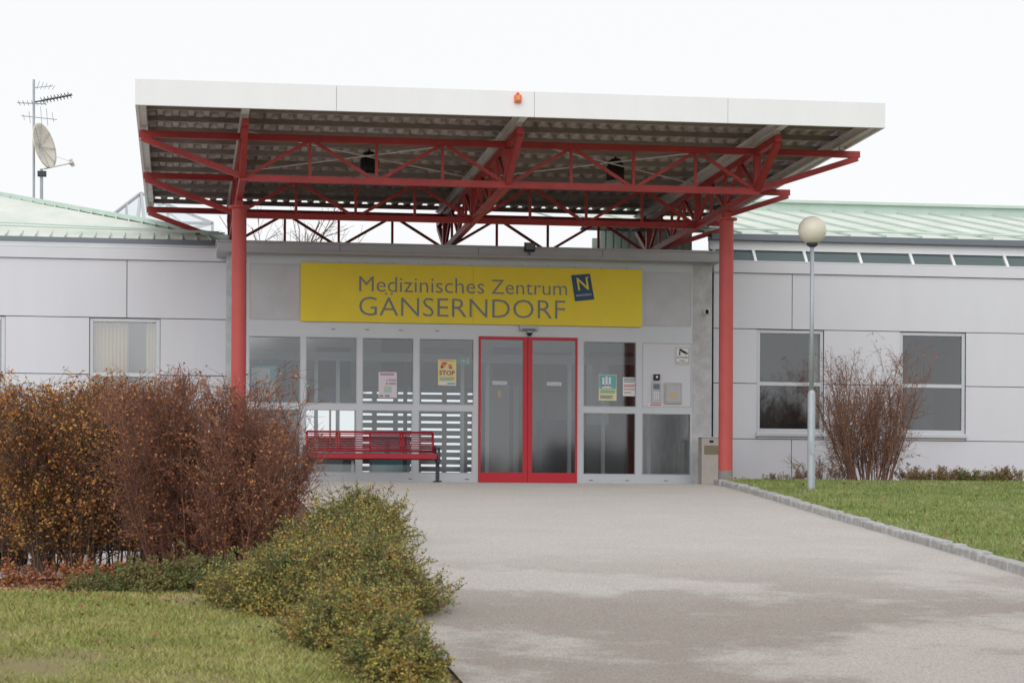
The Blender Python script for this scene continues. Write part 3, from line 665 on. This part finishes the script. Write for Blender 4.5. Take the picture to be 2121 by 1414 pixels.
q=MB(); Yg=5.2; xs0,xs1=XX(1195,Yg,480),XX(1420,Yg,480); x=xs0; zt_=ZZ(1240,445,Yg)
while x<xs1:
    q.box(x,x+.09,Yg,Yg+.05,3.2,min(zt_,3.95+(x-xs0)*1.9)); q.box(x+.0905,x+.14,Yg+.03,Yg+.052,3.2,min(zt_,3.95+(x-xs0)*1.9)); x+=.1405
q.build('ribbed_gable',M['mint'],rw)
# ---------------------------------------------------------------- antennas
Ya=7.5
am=empty('antenna_mast',tuple(P(70,420,Ya)),'tall thin mast with several television antennas above the left roof','antenna')
b=P(70,425,Ya); t=P(70,165,Ya)
MB().tube(b,t,.022,n=8).build('mast',M['galv'],am)
def pt(px,py,dy=0): return P(px,py,Ya+dy)
q=MB().tube(pt(70,212),pt(150,197),.014,n=6)
for i in range(9):
    a=pt(88+i*7,208.5-i*1.4); q.tube(a+Vector((-.03,-.12,.03)),a+Vector((.03,.12,-.03)),.007,n=5); q.tube(a+Vector((-.04,0,-.04)),a+Vector((.04,0,.04)),.006,n=5)
q.build('yagi_antenna',M['anth'],am)
q=MB().tube(pt(36,213),pt(96,216),.01,n=5)
for i in range(7): 
    a=pt(40+i*9,213.5); q.tube(a+Vector((0,-.25,0)),a+Vector((0,.25,0)),.005,n=4)
q.build('dipole_antenna',M['galv'],am)
q=MB().tube(pt(44,240),pt(118,248),.008,n=5)
for px,h in ((48,6),(60,12),(84,22),(96,18),(108,10)): q.tube(pt(px,243-h),pt(px+3,243+h),.005,n=4)
q.build('dipole_antenna',M['galv'],am)
q=MB()
for px in (76,84,92,100,108): q.tube(pt(px,186-(px%3)),pt(px+6,168+(px-76)*.3),.005,n=4)
q.tube(pt(70,182),pt(110,178),.008,n=5); q.build('dipole_antenna',M['galv'],am)
ds=empty('satellite_dish',tuple(P(87,420,Ya)),'white satellite dish on a short pole beside the antenna mast','satellite dish')
MB().tube(pt(86,425),pt(86,350),.03,n=10).build('pole',M['galv'],ds)
c=pt(88,303); axd=Vector((.93,-.42,.22)).normalized()
prof=[(0,0)]+[(.42*i/8,.10*(i/8)**2) for i in range(1,9)]+[(.42,.085)]+[(.42*i/8,.10*(i/8)**2-.012) for i in range(7,-1,-1)]
dd=MB().lathe(c-axd*.05,prof,32,axd).build('dish',M['globe'],ds,smooth=True)
q=MB()
bb=axd.cross(Vector((0,0,1))).normalized(); cc=axd.cross(bb)
for k in range(4):
    d_=bb*math.cos(k*.785)+cc*math.sin(k*.785); q.beam(c-axd*.045+d_*-.40+axd*.105,c-axd*.038,.012,.012); q.beam(c-axd*.045+d_*.40+axd*.105,c-axd*.038,.012,.012)
q.build('rib',M['zinc'],dd)
q=MB().tube(pt(90,350),pt(146,338),.014,n=6); q.tube(pt(104,320),pt(150,336),.006,n=5); q.build('feed_arm',M['postw'],ds)
q=MB().tube(pt(146,330,-.03),pt(152,344,.03),.035,n=10); q.tube(pt(143,337),pt(152,335),.05,n=10); q.build('feed_horn',M['postw'],ds)
MB().box(pt(78,360).x,pt(96,360).x,Ya-.07,Ya+.07,pt(80,365).z,pt(80,355).z).build('clamp',M['anth'],ds)
# ---------------------------------------------------------------- bench
BY=-1.3
bx=lambda px:XX(px,BY,930); bz=lambda py:ZZ(770,py,BY)
gz=terr(0,BY)+.008
bn=empty('park_bench',((bx(632)+bx(905))/2,BY,gz),'red slatted metal bench with dark legs in front of the glass front','bench')
a,b=bx(637),bx(900)
zb0,zb1=bz(932),bz(893); zs=bz(944)
q=MB(); n=9
for i in range(n):
    z=zb0+(zb1-zb0)*i/(n-1); y=BY+.18+.08*i/(n-1); big=i in(0,n-1)
    q.tube((a,y,z),(b,y,z),.017 if big else .0085,n=8)
for t in (0,.24,.26,.5,.74,.76,1):
    x=a+(b-a)*t; q.tube((x,BY+.18,zb0-.02),(x,BY+.26,zb1),.013 if t not in (0,1) else .018,n=8)
q.build('backrest',M['benchred'],bn,smooth=True)
q=MB()
for i in range(9):
    y=BY-.27+.43*i/8; z=zs+.015-.02*math.sin(i/8*math.pi); q.tube((a-.02,y,z),(b+.02,y,z),.015,n=8)
q.box(a,b,BY-.30,BY-.275,zs-.045,zs+.03); q.box(a,b,BY+.12,BY+.14,zs-.05,zs-.02)
q.build('seat',M['benchred'],bn)
for x in (a-.035,b+.035):
    q=MB().box(x-.025,x+.025,BY-.14,BY-.05,gz,zs-.06); q.hexa([(x-.025,BY-.28,zs-.10),(x+.025,BY-.28,zs-.10),(x+.025,BY+.2,zs-.06),(x-.025,BY+.2,zs-.06),(x-.025,BY-.28,zs-.03),(x+.025,BY-.28,zs-.03),(x+.025,BY+.2,zs+.02),(x-.025,BY+.2,zs+.02)])
    q.beam((x,BY+.17,zs-.02),(x,BY+.23,zs+.16),.044,.05); q.beam((x,BY-.27,zs-.05),(x,BY-.25,zs+.10),.04,.04); q.beam((x,BY-.28,zs+.105),(x,BY+.2,zs+.13),.045,.035)
    q.box(x-.05,x+.05,BY-.25,BY+.1,gz,gz+.02); q.build('leg',M['anth'],bn,bev=.008)
BY=-.55; a,b=XX(1450,BY,950),XX(1490,BY,950); zt_=ZZ(1470,905,BY)
e=empty('ashtray_bin',((a+b)/2,BY,0),'beige metal litter bin with ashtray standing at the right pavilion corner','bin')
MB().box(a,b,BY-.11,BY+.13,-.01,zt_-.02).build('body',M['beige'],e,bev=.008)
MB().box(a-.006,b+.006,BY-.12,BY+.14,zt_-.019,zt_).build('lid',M['zinc'],e,bev=.004)
MB().box(a+.04,b-.04,BY-.114,BY-.1115,zt_-.27,zt_-.13).build('opening',mat('bin_window',(.22,.2,.13)),e)
MB().box(a+.12,b-.12,BY-.113,BY-.1115,zt_-.09,zt_-.05).build('ashtray_slot',M['black'],e)
p=P(593,915,-1.6); g0=terr(p.x,-1.6)
e=empty('cone_planter',(p.x,-1.6,g0),'grey funnel shaped planter between the twiggy bush and the bench','planter')
MB().lathe((p.x,-1.6,0.0),[(.0,g0+.01),(.16,g0+.012),(.16,g0+.04),(.05,.06),(.045,.14),(.06,.2),(.175,p.z+.0),(.19,p.z+.01),(.19,p.z+.03),(.165,p.z+.03),(.15,p.z-.05),(0,p.z-.06)],28).build('bowl',M['zinc'],e,smooth=True)
MB().lathe((p.x,-1.6,p.z-.055),[(.145,0),(.1,.012),(0,.015)],20).build('soil',M['soil'],e)
g_=gnd(1680,1012,LOFF); 
lp=empty('street_lamp',(g_.x,g_.y,g_.z),'slim galvanised lamp post with round milky globe standing on the right lawn','street lamp')
s=(g_-cam_loc).dot(FW)/F
MB().lathe(g_,[(.05,-.1),(.05,s*197),(.045,s*200),(.028,s*204)],18).build('lower_pole',M['galv'],lp,smooth=True)
MB().tube(g_+Vector((0,0,s*203)),g_+Vector((0,0,s*505)),.028,.026,n=16).build('upper_pole',M['galv'],lp,smooth=True)
MB().lathe(g_+Vector((0,0,s*500)),[(.03,0),(.06,.015),(.075,.03),(.075,.055),(.03,.06)],18).build('collar',M['anth'],lp,smooth=True)
gc=g_+Vector((0,0,s*535)); R_=s*29
MB().lathe(gc,[(R_*math.sin(i*math.pi/20)+.0001,-R_*math.cos(i*math.pi/20)) for i in range(21)],32).build('globe',M['globe'],lp,smooth=True)
MB().box(g_.x-.03,g_.x+.03,g_.y-.054,g_.y-.048,g_.z+.45,g_.z+.62).build('access_door',M['galv'],lp)
p=gnd(316,1190)
e=empty('metal_post',(p.x,p.y,p.z),'thin grey metal post standing between the two brown bushes','post')
MB().tube((p.x,p.y-.3,p.z-.1),(p.x,p.y-.3,p.z+1.0),.028,n=12).build('tube',M['galv'],e,smooth=True)
MB().lathe((p.x,p.y-.3,p.z+1.0),[(.032,-.02),(.032,.01),(0,.03)],12).build('cap',M['anth'],e)
# ---------------------------------------------------------------- car
def make_car(cx,cy,cz):
    e=empty('parked_car',(cx,cy,cz),'silver car parked behind the orange leaved bushes on the left','car')
    def loft(sts,ring,name,m,parent,smooth=True):
        q=MB(); n=None
        for st in sts:
            rg=ring(st); n=len(rg); q.v+=[(cx+x,cy+st[0],cz+z) for x,z in rg]
        for j in range(len(sts)-1):
            for i in range(n): i2=(i+1)%n; q.f.append((j*n+i,j*n+i2,(j+1)*n+i2,(j+1)*n+i))
        q.f.append(tuple(range(n))[::-1]); q.f.append(tuple((len(sts)-1)*n+i for i in range(n)))
        return q.build(name,m,parent,smooth=smooth)
    body=[(0,.62,.30,.62),(.06,.76,.24,.70),(.25,.84,.2,.78),(.6,.87,.2,.86),(1.1,.88,.2,.95),(2.0,.88,.2,.98),(3.2,.88,.2,.99),(3.9,.85,.22,.96),(4.15,.78,.28,.9),(4.22,.66,.35,.75)]
    rb=lambda s:[(-s[1]*.9,s[2]),(s[1]*.9,s[2]),(s[1],s[2]+.12),(s[1],(s[2]+s[3])/2+.05),(s[1]*.96,s[3]-.06),(s[1]*.82,s[3]),(-s[1]*.82,s[3]),(-s[1]*.96,s[3]-.06),(-s[1],(s[2]+s[3])/2+.05),(-s[1],s[2]+.12)]
    loft(body,rb,'body',M['car'],e)
    cab=[(1.0,.76,.9,.94),(1.75,.74,.9,1.40),(2.1,.73,.9,1.46),(3.1,.72,.9,1.45),(3.6,.71,.9,1.32),(4.0,.7,.9,.98)]
    rc=lambda s:[(-s[1],s[2]),(s[1],s[2]),(s[1]-.12*(s[3]-.9)/.5,s[3]-.03),(s[1]*.75,s[3]),(-s[1]*.75,s[3]),(-s[1]+.12*(s[3]-.9)/.5,s[3]-.03)]
    loft(cab,rc,'window_band',M['carglass'],e)
    rf=[(1.72,.56,1.40,1.43),(2.1,.60,1.44,1.49),(3.1,.59,1.44,1.48),(3.62,.54,1.31,1.35)]
    loft(rf,lambda s:[(-s[1],s[2]),(s[1],s[2]),(s[1]*.9,s[3]),(-s[1]*.9,s[3])],'roof',M['car'],e)
    for sx in (-1,1):
        q=MB().beam((cx+sx*.72,cy+1.02,cz+.94),(cx+sx*.60,cy+1.74,cz+1.41),.05,.04); q.build('pillar',M['car'],e)
        q=MB(); q.hexa([(cx+sx*.52-.17,cy-.005,cz+.56),(cx+sx*.52+.17,cy+.04,cz+.56),(cx+sx*.52+.17,cy+.2,cz+.56),(cx+sx*.52-.17,cy+.2,cz+.56),(cx+sx*.52-.17,cy+.01,cz+.70),(cx+sx*.52+.17,cy+.06,cz+.70),(cx+sx*.52+.17,cy+.2,cz+.72),(cx+sx*.52-.17,cy+.2,cz+.72)]); q.build('headlight',M['lens'],e,bev=.02)
        q=MB().box(cx+sx*.98-.1,cx+sx*.98+.1,cy+1.25,cy+1.37,cz+.95,cz+1.1); q.build('mirror',M['car'],e,bev=.04)
        for y in (.75,3.3):
            w=MB().tube((cx+sx*.70,cy+y,cz+.31),(cx+sx*.89,cy+y,cz+.31),.31,n=28).build('wheel',M['tyre'],e,bev=.02)
            MB().tube((cx+sx*.88,cy+y,cz+.31),(cx+sx*.897,cy+y,cz+.31),.2,n=20).build('rim',M['steel'],w)
    q=MB().box(cx-.42,cx+.42,cy-.012,cy+.05,cz+.40,cz+.54); q.build('grille',M['black'],e,bev=.01)
    q=MB().box(cx-.26,cx+.26,cy-.025,cy-.013,cz+.42,cz+.53); q.build('number_plate',M['paper'],e)
make_car(-6.35,-11.6,-1.135)
# ---------------------------------------------------------------- vegetation
def nrm(a): return a/np.maximum(np.linalg.norm(a,axis=-1,keepdims=True),1e-6)
def tubes(paths,rad,ns=3):
    N,K,_=paths.shape; T=np.gradient(paths,axis=1); T=nrm(T); ref=np.array([.3,.5,.81]); A=nrm(np.cross(T,ref)); B=np.cross(T,A)
    an=np.arange(ns)*2*np.pi/ns
    v=paths[:,:,None,:]+rad[:,:,None,None]*(A[:,:,None,:]*np.cos(an)[None,None,:,None]+B[:,:,None,:]*np.sin(an)[None,None,:,None])
    idx=np.arange(N*K*ns).reshape(N,K,ns); a=idx[:,:-1,:]; b=np.roll(a,-1,axis=2); c=idx[:,1:,:]; d=np.roll(c,-1,axis=2)
    return v.reshape(-1,3),np.stack([a,b,d,c],axis=-1).reshape(-1,4)
def child(paths,n,tmin,length,up,spread,K,wob,tmax=1.0):
    N,Kp,_=paths.shape; pi=RN.randint(0,N,n); t=RN.uniform(tmin,tmax,n)*(Kp-1); i=np.minimum(t.astype(int),Kp-2); f=(t-i)[:,None]
    o=paths[pi,i]*(1-f)+paths[pi,i+1]*f; tg=nrm(paths[pi,i+1]-paths[pi,i])
    d=nrm(tg*.8+RN.normal(0,spread,(n,3))+np.array([0,0,up])); L=length*RN.uniform(.5,1.15,n)
    return grow(o,d,L,K,wob,up*.3)
def grow(o,d,L,K,wob,up):
    n=len(o); P_=[o]; cur=d.copy(); st=(L/(K-1))[:,None]
    for k in range(K-1):
        cur=nrm(cur+RN.normal(0,wob,(n,3))+np.array([0,0,up])); P_.append(P_[-1]+cur*st)
    return np.stack(P_,axis=1)
def leaves(paths,n,size,tmin=.2,flat=0.0):
    N,K,_=paths.shape; pi=RN.randint(0,N,n); t=RN.uniform(tmin,1,n)*(K-1); i=np.minimum(t.astype(int),K-2); f=(t-i)[:,None]
    p=paths[pi,i]*(1-f)+paths[pi,i+1]*f+RN.normal(0,size*.3,(n,3)); return leafq(p,size,flat)
def leafq(p,size,flat=0.0,asp=.5):
    n=len(p); a=nrm(RN.normal(0,1,(n,3))*np.array([1,1,1-flat])); b=nrm(np.cross(a,RN.normal(0,1,(n,3))*np.array([1-flat,1-flat,1]))); s=(size*RN.uniform(.6,1.3,n))[:,None]
    v=np.stack([p,p+a*s*.5+b*s*asp*.6,p+a*s,p+a*s*.5-b*s*asp*.6],axis=1).reshape(-1,3); return v,np.arange(4*n).reshape(-1,4)
def cat_(*vs):
    V=[];Fs=[];k=0
    for v,f in vs: V.append(v);Fs.append(f+k);k+=len(v)
    return np.concatenate(V),np.concatenate(Fs)
def bush(name,label,cat,base,h,sx,sy,n0,n1,n2,nl,ls,mb_,ml,r0=.012,tilt=.35,group=None,lowbias=.08,upw=.12,hmin=.55,tw=.34):
    base=np.array(base); e=empty(name,tuple(base),label,cat,group)
    off=np.stack([RN.uniform(-1,1,n0)*sx*.35,RN.uniform(-1,1,n0)*sy*.35,np.zeros(n0)-.03],1)
    d=nrm(np.stack([off[:,0]/(sx*.35)*tilt*RN.uniform(.4,1.3,n0)+RN.normal(0,.12,n0),off[:,1]/(sy*.35)*tilt+RN.normal(0,.12,n0),np.ones(n0)],1))
    L=h*RN.uniform(hmin,1.0,n0); p0=grow(base+off,d,L,8,.06,upw*.3)
    r=np.linspace(r0,r0*.25,8)[None,:]*RN.uniform(.5,1.2,(n0,1))
    p1=child(p0,n1,lowbias,h*tw,upw,.38,6,.12); r1=np.linspace(r0*.33,r0*.14,6)[None,:]*np.ones((n1,1))
    p2=child(p1,n2,.2,h*tw*.5,upw*.6,.5,4,.15); r2=np.linspace(r0*.19,r0*.10,4)[None,:]*np.ones((n2,1))
    for p in (p0,p1,p2):
        zz=p[:,:,2]-base[2]; lim=h*(1+RN.normal(0,.05,(len(p),1))+.04*np.sin(p[:,:,0]*7+base[0])); over=np.maximum(zz-lim,0); p[:,:,2]-=over*.7
    v,f=cat_(tubes(p0,r,5),tubes(p1,r1),tubes(p2,r2)); npmesh('stems',v,f,mb_,e)
    if nl:
        v,f=cat_(leaves(p2,int(nl*.75),ls),leaves(p1,nl-int(nl*.75),ls,.3)); npmesh('foliage',v,f,ml,e)
    return e
LO=ramp_island('leaf_orange_brown',[(.15,.06,.03),(.30,.11,.04),(.44,.18,.05),(.56,.29,.07),(.34,.25,.08)],nscale=2.2)
LR=ramp_island('leaf_red_brown',[(.16,.06,.04),(.28,.10,.055),(.40,.16,.06),(.52,.27,.08)],nscale=2.5)
LG=ramp_island('leaf_olive',[(.07,.10,.035),(.12,.16,.055),(.19,.22,.07),(.28,.26,.07),(.50,.38,.08),(.36,.16,.07)],nscale=4)
LG2=ramp_island('leaf_dark_green',[(.06,.09,.03),(.11,.14,.045),(.17,.19,.06),(.26,.17,.07)],nscale=3)
LB=ramp_island('leaf_brown_green',[(.12,.10,.05),(.20,.15,.07),(.24,.20,.08),(.30,.15,.08)],nscale=3)
LT=ramp_island('leaf_far_tree',[(.10,.10,.06),(.15,.14,.08),(.2,.17,.09)])
LGR=ramp_island('grass_right',[(.14,.19,.055),(.21,.27,.08),(.28,.32,.11),(.38,.36,.18)],.8)
LGL=ramp_island('grass_left',[(.17,.20,.055),(.26,.29,.08),(.36,.35,.12),(.44,.38,.17)],.8,2.5)
LF=ramp_island('fallen_leaf',[(.15,.065,.035),(.26,.12,.06),(.36,.20,.11),(.42,.27,.16)],.8)
def gb(px,py,dz=0): p=gnd(px,py); return (p.x,p.y,p.z+dz)
bush('deciduous_bush','orange brown leafed bush cut off by the left edge of the photo','bush',gb(10,1185),1.68,1.6,.9,56,1050,6800,33000,.031,M['bark'],LO,.013,.28,hmin=.72)
bush('deciduous_bush','upright bush with orange leaves in front of the left wing window','bush',gb(195,1195),1.66,1.45,.9,58,1100,7000,33000,.031,M['bark'],LO,.013,.26,hmin=.74)
bush('twiggy_bush','dense red brown twiggy bush in front of the left red pillar','bush',gb(410,1190),1.55,1.15,.9,74,1400,9500,16000,.025,M['barkred'],LR,.011,.27,hmin=.64,tw=.27)
bush('twiggy_bush','smaller red brown twiggy bush just left of the funnel planter','bush',gb(510,1178),1.15,.75,.8,46,700,4800,6800,.024,M['barkred'],LR,.010,.30,hmin=.5,tw=.28)
def mound(name,label,base,h,rx,ry,n,nl,ls,ml):
    base=np.array(base); e=empty(name,tuple(base),label,'shrub','olive green evergreen shrubs beside the driveway')
    ang=RN.uniform(0,2*np.pi,n); rr=np.sqrt(RN.uniform(0,1,n)); x=rx*.9*rr*np.cos(ang); y=ry*.9*rr*np.sin(ang)
    o=base+np.stack([x,y,h*.68*(1-rr**2)*RN.uniform(.1,1,n)],1); g0=np.array([terr(a,b) for a,b in o[:,:2]]); o[:,2]+= g0-base[2]
    d=nrm(np.stack([x/rx*.8+RN.normal(0,.4,n),y/ry+RN.normal(0,.4,n),RN.uniform(.1,1.1,n)],1))
    p=grow(o,d,h*.55*RN.uniform(.25,1.0,n)**1.9,6,.13,-.03); 
    p1=child(p,n*3,.1,h*.24,.02,.55,4,.12)
    v,f=cat_(tubes(p,np.linspace(.004,.0015,6)[None]*np.ones((n,1))),tubes(p1,np.linspace(.002,.001,4)[None]*np.ones((n*3,1)))); npmesh('stems',v,f,M['barkred'],e)
    v,f=cat_(leaves(p,nl//2,ls,.0),leaves(p1,nl-nl//2,ls,.0)); npmesh('foliage',v,f,ml,e)
def gm(px,d):
    dr=Rv*((px-PX)/F)+FW; p=cam_loc+dr*d; return (p.x,p.y,terr(p.x,p.y))
mound('evergreen_shrub','olive green shrub at the bottom edge of the photo covering the driveway edge',gm(815,11.5),.34,.22,.6,480,30000,.018,LG)
mound('evergreen_shrub','low olive shrub second from the bottom edge beside the driveway',gm(730,12.8),.40,.34,.6,650,40000,.018,LG)
mound('evergreen_shrub','large olive green shrub at the middle of the driveway edge',gm(752,14.6),.56,.41,1.0,1000,60000,.020,LG)
mound('evergreen_shrub','olive green shrub with yellow tips farther up the driveway edge',gm(695,17.4),.56,.50,1.2,950,55000,.022,LG)
mound('evergreen_shrub','olive green shrub top right below the bench, farthest up the driveway edge',gm(745,20.5),.56,.36,1.4,600,34000,.022,LG)
mound('evergreen_shrub','dark green low shrub along the back of the front lawn',gm(380,15.9),.30,.85,.5,600,30000,.021,LG2)
mound('evergreen_shrub','green shrub left of the large olive shrub above the front lawn',gm(580,14.8),.46,.45,.8,800,44000,.020,LG)
bush('rusty_ground_shrub','low rusty leaved shrub below the orange bushes at the left edge','shrub',gb(130,1215),.22,2.6,.6,60,500,2200,6000,.028,M['barkred'],LR,.006,.8,upw=.0)
bush('bare_shrub','tall bare red brown shrub between the two right wing windows','shrub',tuple(P(1800,985,-2.0).xy)+(.03,),1.95,.95,.8,64,760,4800,3800,.030,M['barkpale'],LR,.011,.36,upw=.10,hmin=.4,tw=.26)
labs=['low rusty ground shrub just right of the tall bare shrub','low greenish brown ground shrub second from the right edge of the photo','low ground shrub cut off by the right edge of the photo']
for (px,w,h),lb,ml in zip(((1925,1.1,.27),(2020,1.0,.20),(2115,1.3,.30)),labs,(LB,LG2,LB)):
    p=P(px,985,-2.1); bush('ground_shrub',lb,'shrub',(p.x,p.y,.02),h,w,.9,60,600,2600,4200,.028,M['barkpale'],ml,.006,.9,upw=.0,hmin=.25)
for px,w,h,lb in ((1705,.8,.42,'small leafless shrub beside the lamp post base'),(1625,.7,.16,'very low brown ground shrub near the right red pillar')):
    p=P(px,985,-2.1); bush('ground_shrub',lb,'shrub',(p.x,p.y,.02),h,w,.6,30,300,1200,900,.025,M['barkpale'],LB,.006,.8,upw=.0,hmin=.3)
def grass(name,xf,n,hgt,wid,m,off,label):
    pts=xf(n); n=len(pts); z=np.array([terr(a,b) for a,b in pts])+off
    p=np.column_stack([pts,z]); a=RN.uniform(0,2*np.pi,n); s=np.stack([np.cos(a),np.sin(a),np.zeros(n)],1)*wid*.5
    up=np.stack([RN.normal(0,.6,n),RN.normal(0,.6,n),np.ones(n)],1)*(hgt*RN.uniform(.3,1.3,n))[:,None]
    v=np.stack([p-s,p+s,p+up+s*.2,p+up-s*.2],1).reshape(-1,3)
    return npmesh(name,v,np.arange(4*n).reshape(-1,4),m,None,label=label,cat='grass',kind='stuff')
def patch(x,y,s): return np.sin(x*2.3+y*1.1)+np.sin(x*5.1-y*3.2)*.6+np.sin(x*11+y*7.3)*.35
def regR(n):
    y=-2.7-16.3*RN.uniform(0,1,n); x0=np.array([kerbx(a) for a in y])+.15; xm=np.interp(y,[-19,-1.8],[3.5,8.6]); x=x0+(xm-x0)*RN.uniform(0,1,n)
    k=patch(x*.7,y*.7,0)+RN.normal(0,.8,n)>-1.3; return np.stack([x,y],1)[k]
def regL(n):
    y=RN.uniform(-24.5,-18.0,n); x=RN.uniform(-8.2,-4.0,n); 
    dd=patch(x,y,0)+RN.normal(0,.6,n); k=(dd>-.6)&((y<-19)|(RN.uniform(0,1,n)<.3)); return np.stack([x,y],1)[k]
grass('lawn_grass',regR,80000,.034,.011,LGR,LOFF-.002,'short green grass of the right lawn')
grass('lawn_grass',regL,110000,.028,.008,LGL,.004,'short yellowish green grass of the front left lawn')
n=14000; y=RN.uniform(-22.5,-16.2,n); x=RN.uniform(-8.8,-4.1,n); k=RN.uniform(0,1,n)<np.interp(y,[-21.5,-19.8,-19.0,-18.4],[.04,.10,.35,1]); x,y=x[k],y[k]
p=np.column_stack([x,y,np.array([terr(a,b) for a,b in zip(x,y)])+.015]); v,f=leafq(p,.035,.6,.7); npmesh('fallen_leaves',v,f,LF,None,label='brown fallen leaves scattered on the front lawn',cat='leaves',kind='stuff')
pr=regR(160); p=np.column_stack([pr,np.array([terr(a,b) for a,b in pr])+.10]); v,f=leafq(p,.045,.75,.7); npmesh('fallen_leaves',v,f,LF,None,label='few pale fallen leaves scattered on the right lawn',cat='leaves',kind='stuff')
def tree(loc,h,label,crown=True,group=None):
    e=empty('deciduous_tree',loc,label,'tree',group); b=np.array(loc)
    p0=grow(b[None]+0.0,np.array([[0,0,1.]]),np.array([h*.75]),8,.03,.1); 
    p1=child(p0,26,.3,h*.42,.2,.5,7,.1); p2=child(p1,200,.2,h*.2,.1,.5,5,.12); p3=child(p2,1100,.2,h*.09,.05,.5,4,.12)
    npmesh('trunk',*tubes(p0,np.linspace(h*.022,h*.006,8)[None]*np.ones((1,1)),8),M['bark'],e)
    v,f=cat_(tubes(p1,np.linspace(h*.006,h*.0025,7)[None]*np.ones((26,1)),4),tubes(p2,np.linspace(h*.0025,h*.0012,5)[None]*np.ones((200,1))),tubes(p3,np.linspace(h*.001,h*.0006,4)[None]*np.ones((1100,1)))); npmesh('crown',v,f,M['bark'],e)
    if crown: v,f=leaves(p3,5000,h*.03); npmesh('foliage',v,f,LT,e)
    return e
tp_=P(575,500,16); tree((tp_.x,16,0),5.6,'bare dark treetop showing through the canopy truss above the pavilion roof',False)
protos=[tree((-30,-106,-4),9,'tree across the street reflected in the window glass, rounded leafy crown',True,group='trees across the street'),tree((30,-112,-4),12,'tree across the street reflected in the window glass, bare crown',False,group='trees across the street')]
def copyt(o,loc):
    c=o.copy(); C.objects.link(c); c.location=loc
    for ch in o.children:
        d=ch.copy(); C.objects.link(d); d.parent=c
    return c
for i,x in enumerate((-22,-8,34,38,46,62,80)):
    o=copyt(protos[i%2],(x,-104-rnd.uniform(0,14),-4)); o.rotation_euler.z=rnd.uniform(0,6); s=rnd.uniform(.8,1.1); o.scale=(s,s,s)
q=MB(); 
for i in range(170):
    x=-70+i*1.3+rnd.uniform(-.6,.6); h=6.6+1.6*math.sin(i*.11)+rnd.uniform(-1.1,1.3); w_=rnd.uniform(1.1,2.2); q.lathe((x,-125+rnd.uniform(-4,4),-4.2),[(w_,0),(w_*1.1,h*.5),(w_*.8,h*.8),(w_*.35,h*1.0),(0,h*1.06)],7)
q.build('distant_wood',M['wood'],label='dark distant row of scrub behind the camera reflected in glass',cat='wood',kind='stuff')
# ---------------------------------------------------------------- light
w=bpy.data.worlds.new('World'); bpy.context.scene.world=w; w.use_nodes=True; N=w.node_tree.nodes; L=w.node_tree.links
bg=N['Background']; sk_=N.new('ShaderNodeTexSky'); sk_.sky_type='NISHITA'; sk_.sun_disc=False; sk_.sun_elevation=math.radians(38); sk_.sun_rotation=math.radians(205)
hs=N.new('ShaderNodeHueSaturation'); hs.inputs['Saturation'].default_value=.1; L.new(sk_.outputs[0],hs.inputs['Color'])
mx=N.new('ShaderNodeMix'); mx.data_type='RGBA'; mx.inputs[0].default_value=.94; L.new(hs.outputs[0],mx.inputs[6]); mx.inputs[7].default_value=(9.8,9.9,10.05,1)
L.new(mx.outputs[2],bg.inputs[0]); bg.inputs[1].default_value=.1
sd=bpy.data.lights.new('sun','SUN'); sd.energy=1.5; sd.angle=math.radians(70); sd.color=(1,.985,.965); so=bpy.data.objects.new('sun',sd); C.objects.link(so)
dirv=Vector((.30,.88,-.62)); so.rotation_euler=dirv.to_track_quat('-Z','Y').to_euler()
sc=bpy.context.scene; sc.view_settings.view_transform='Standard'; sc.view_settings.look='None'; sc.view_settings.exposure=0
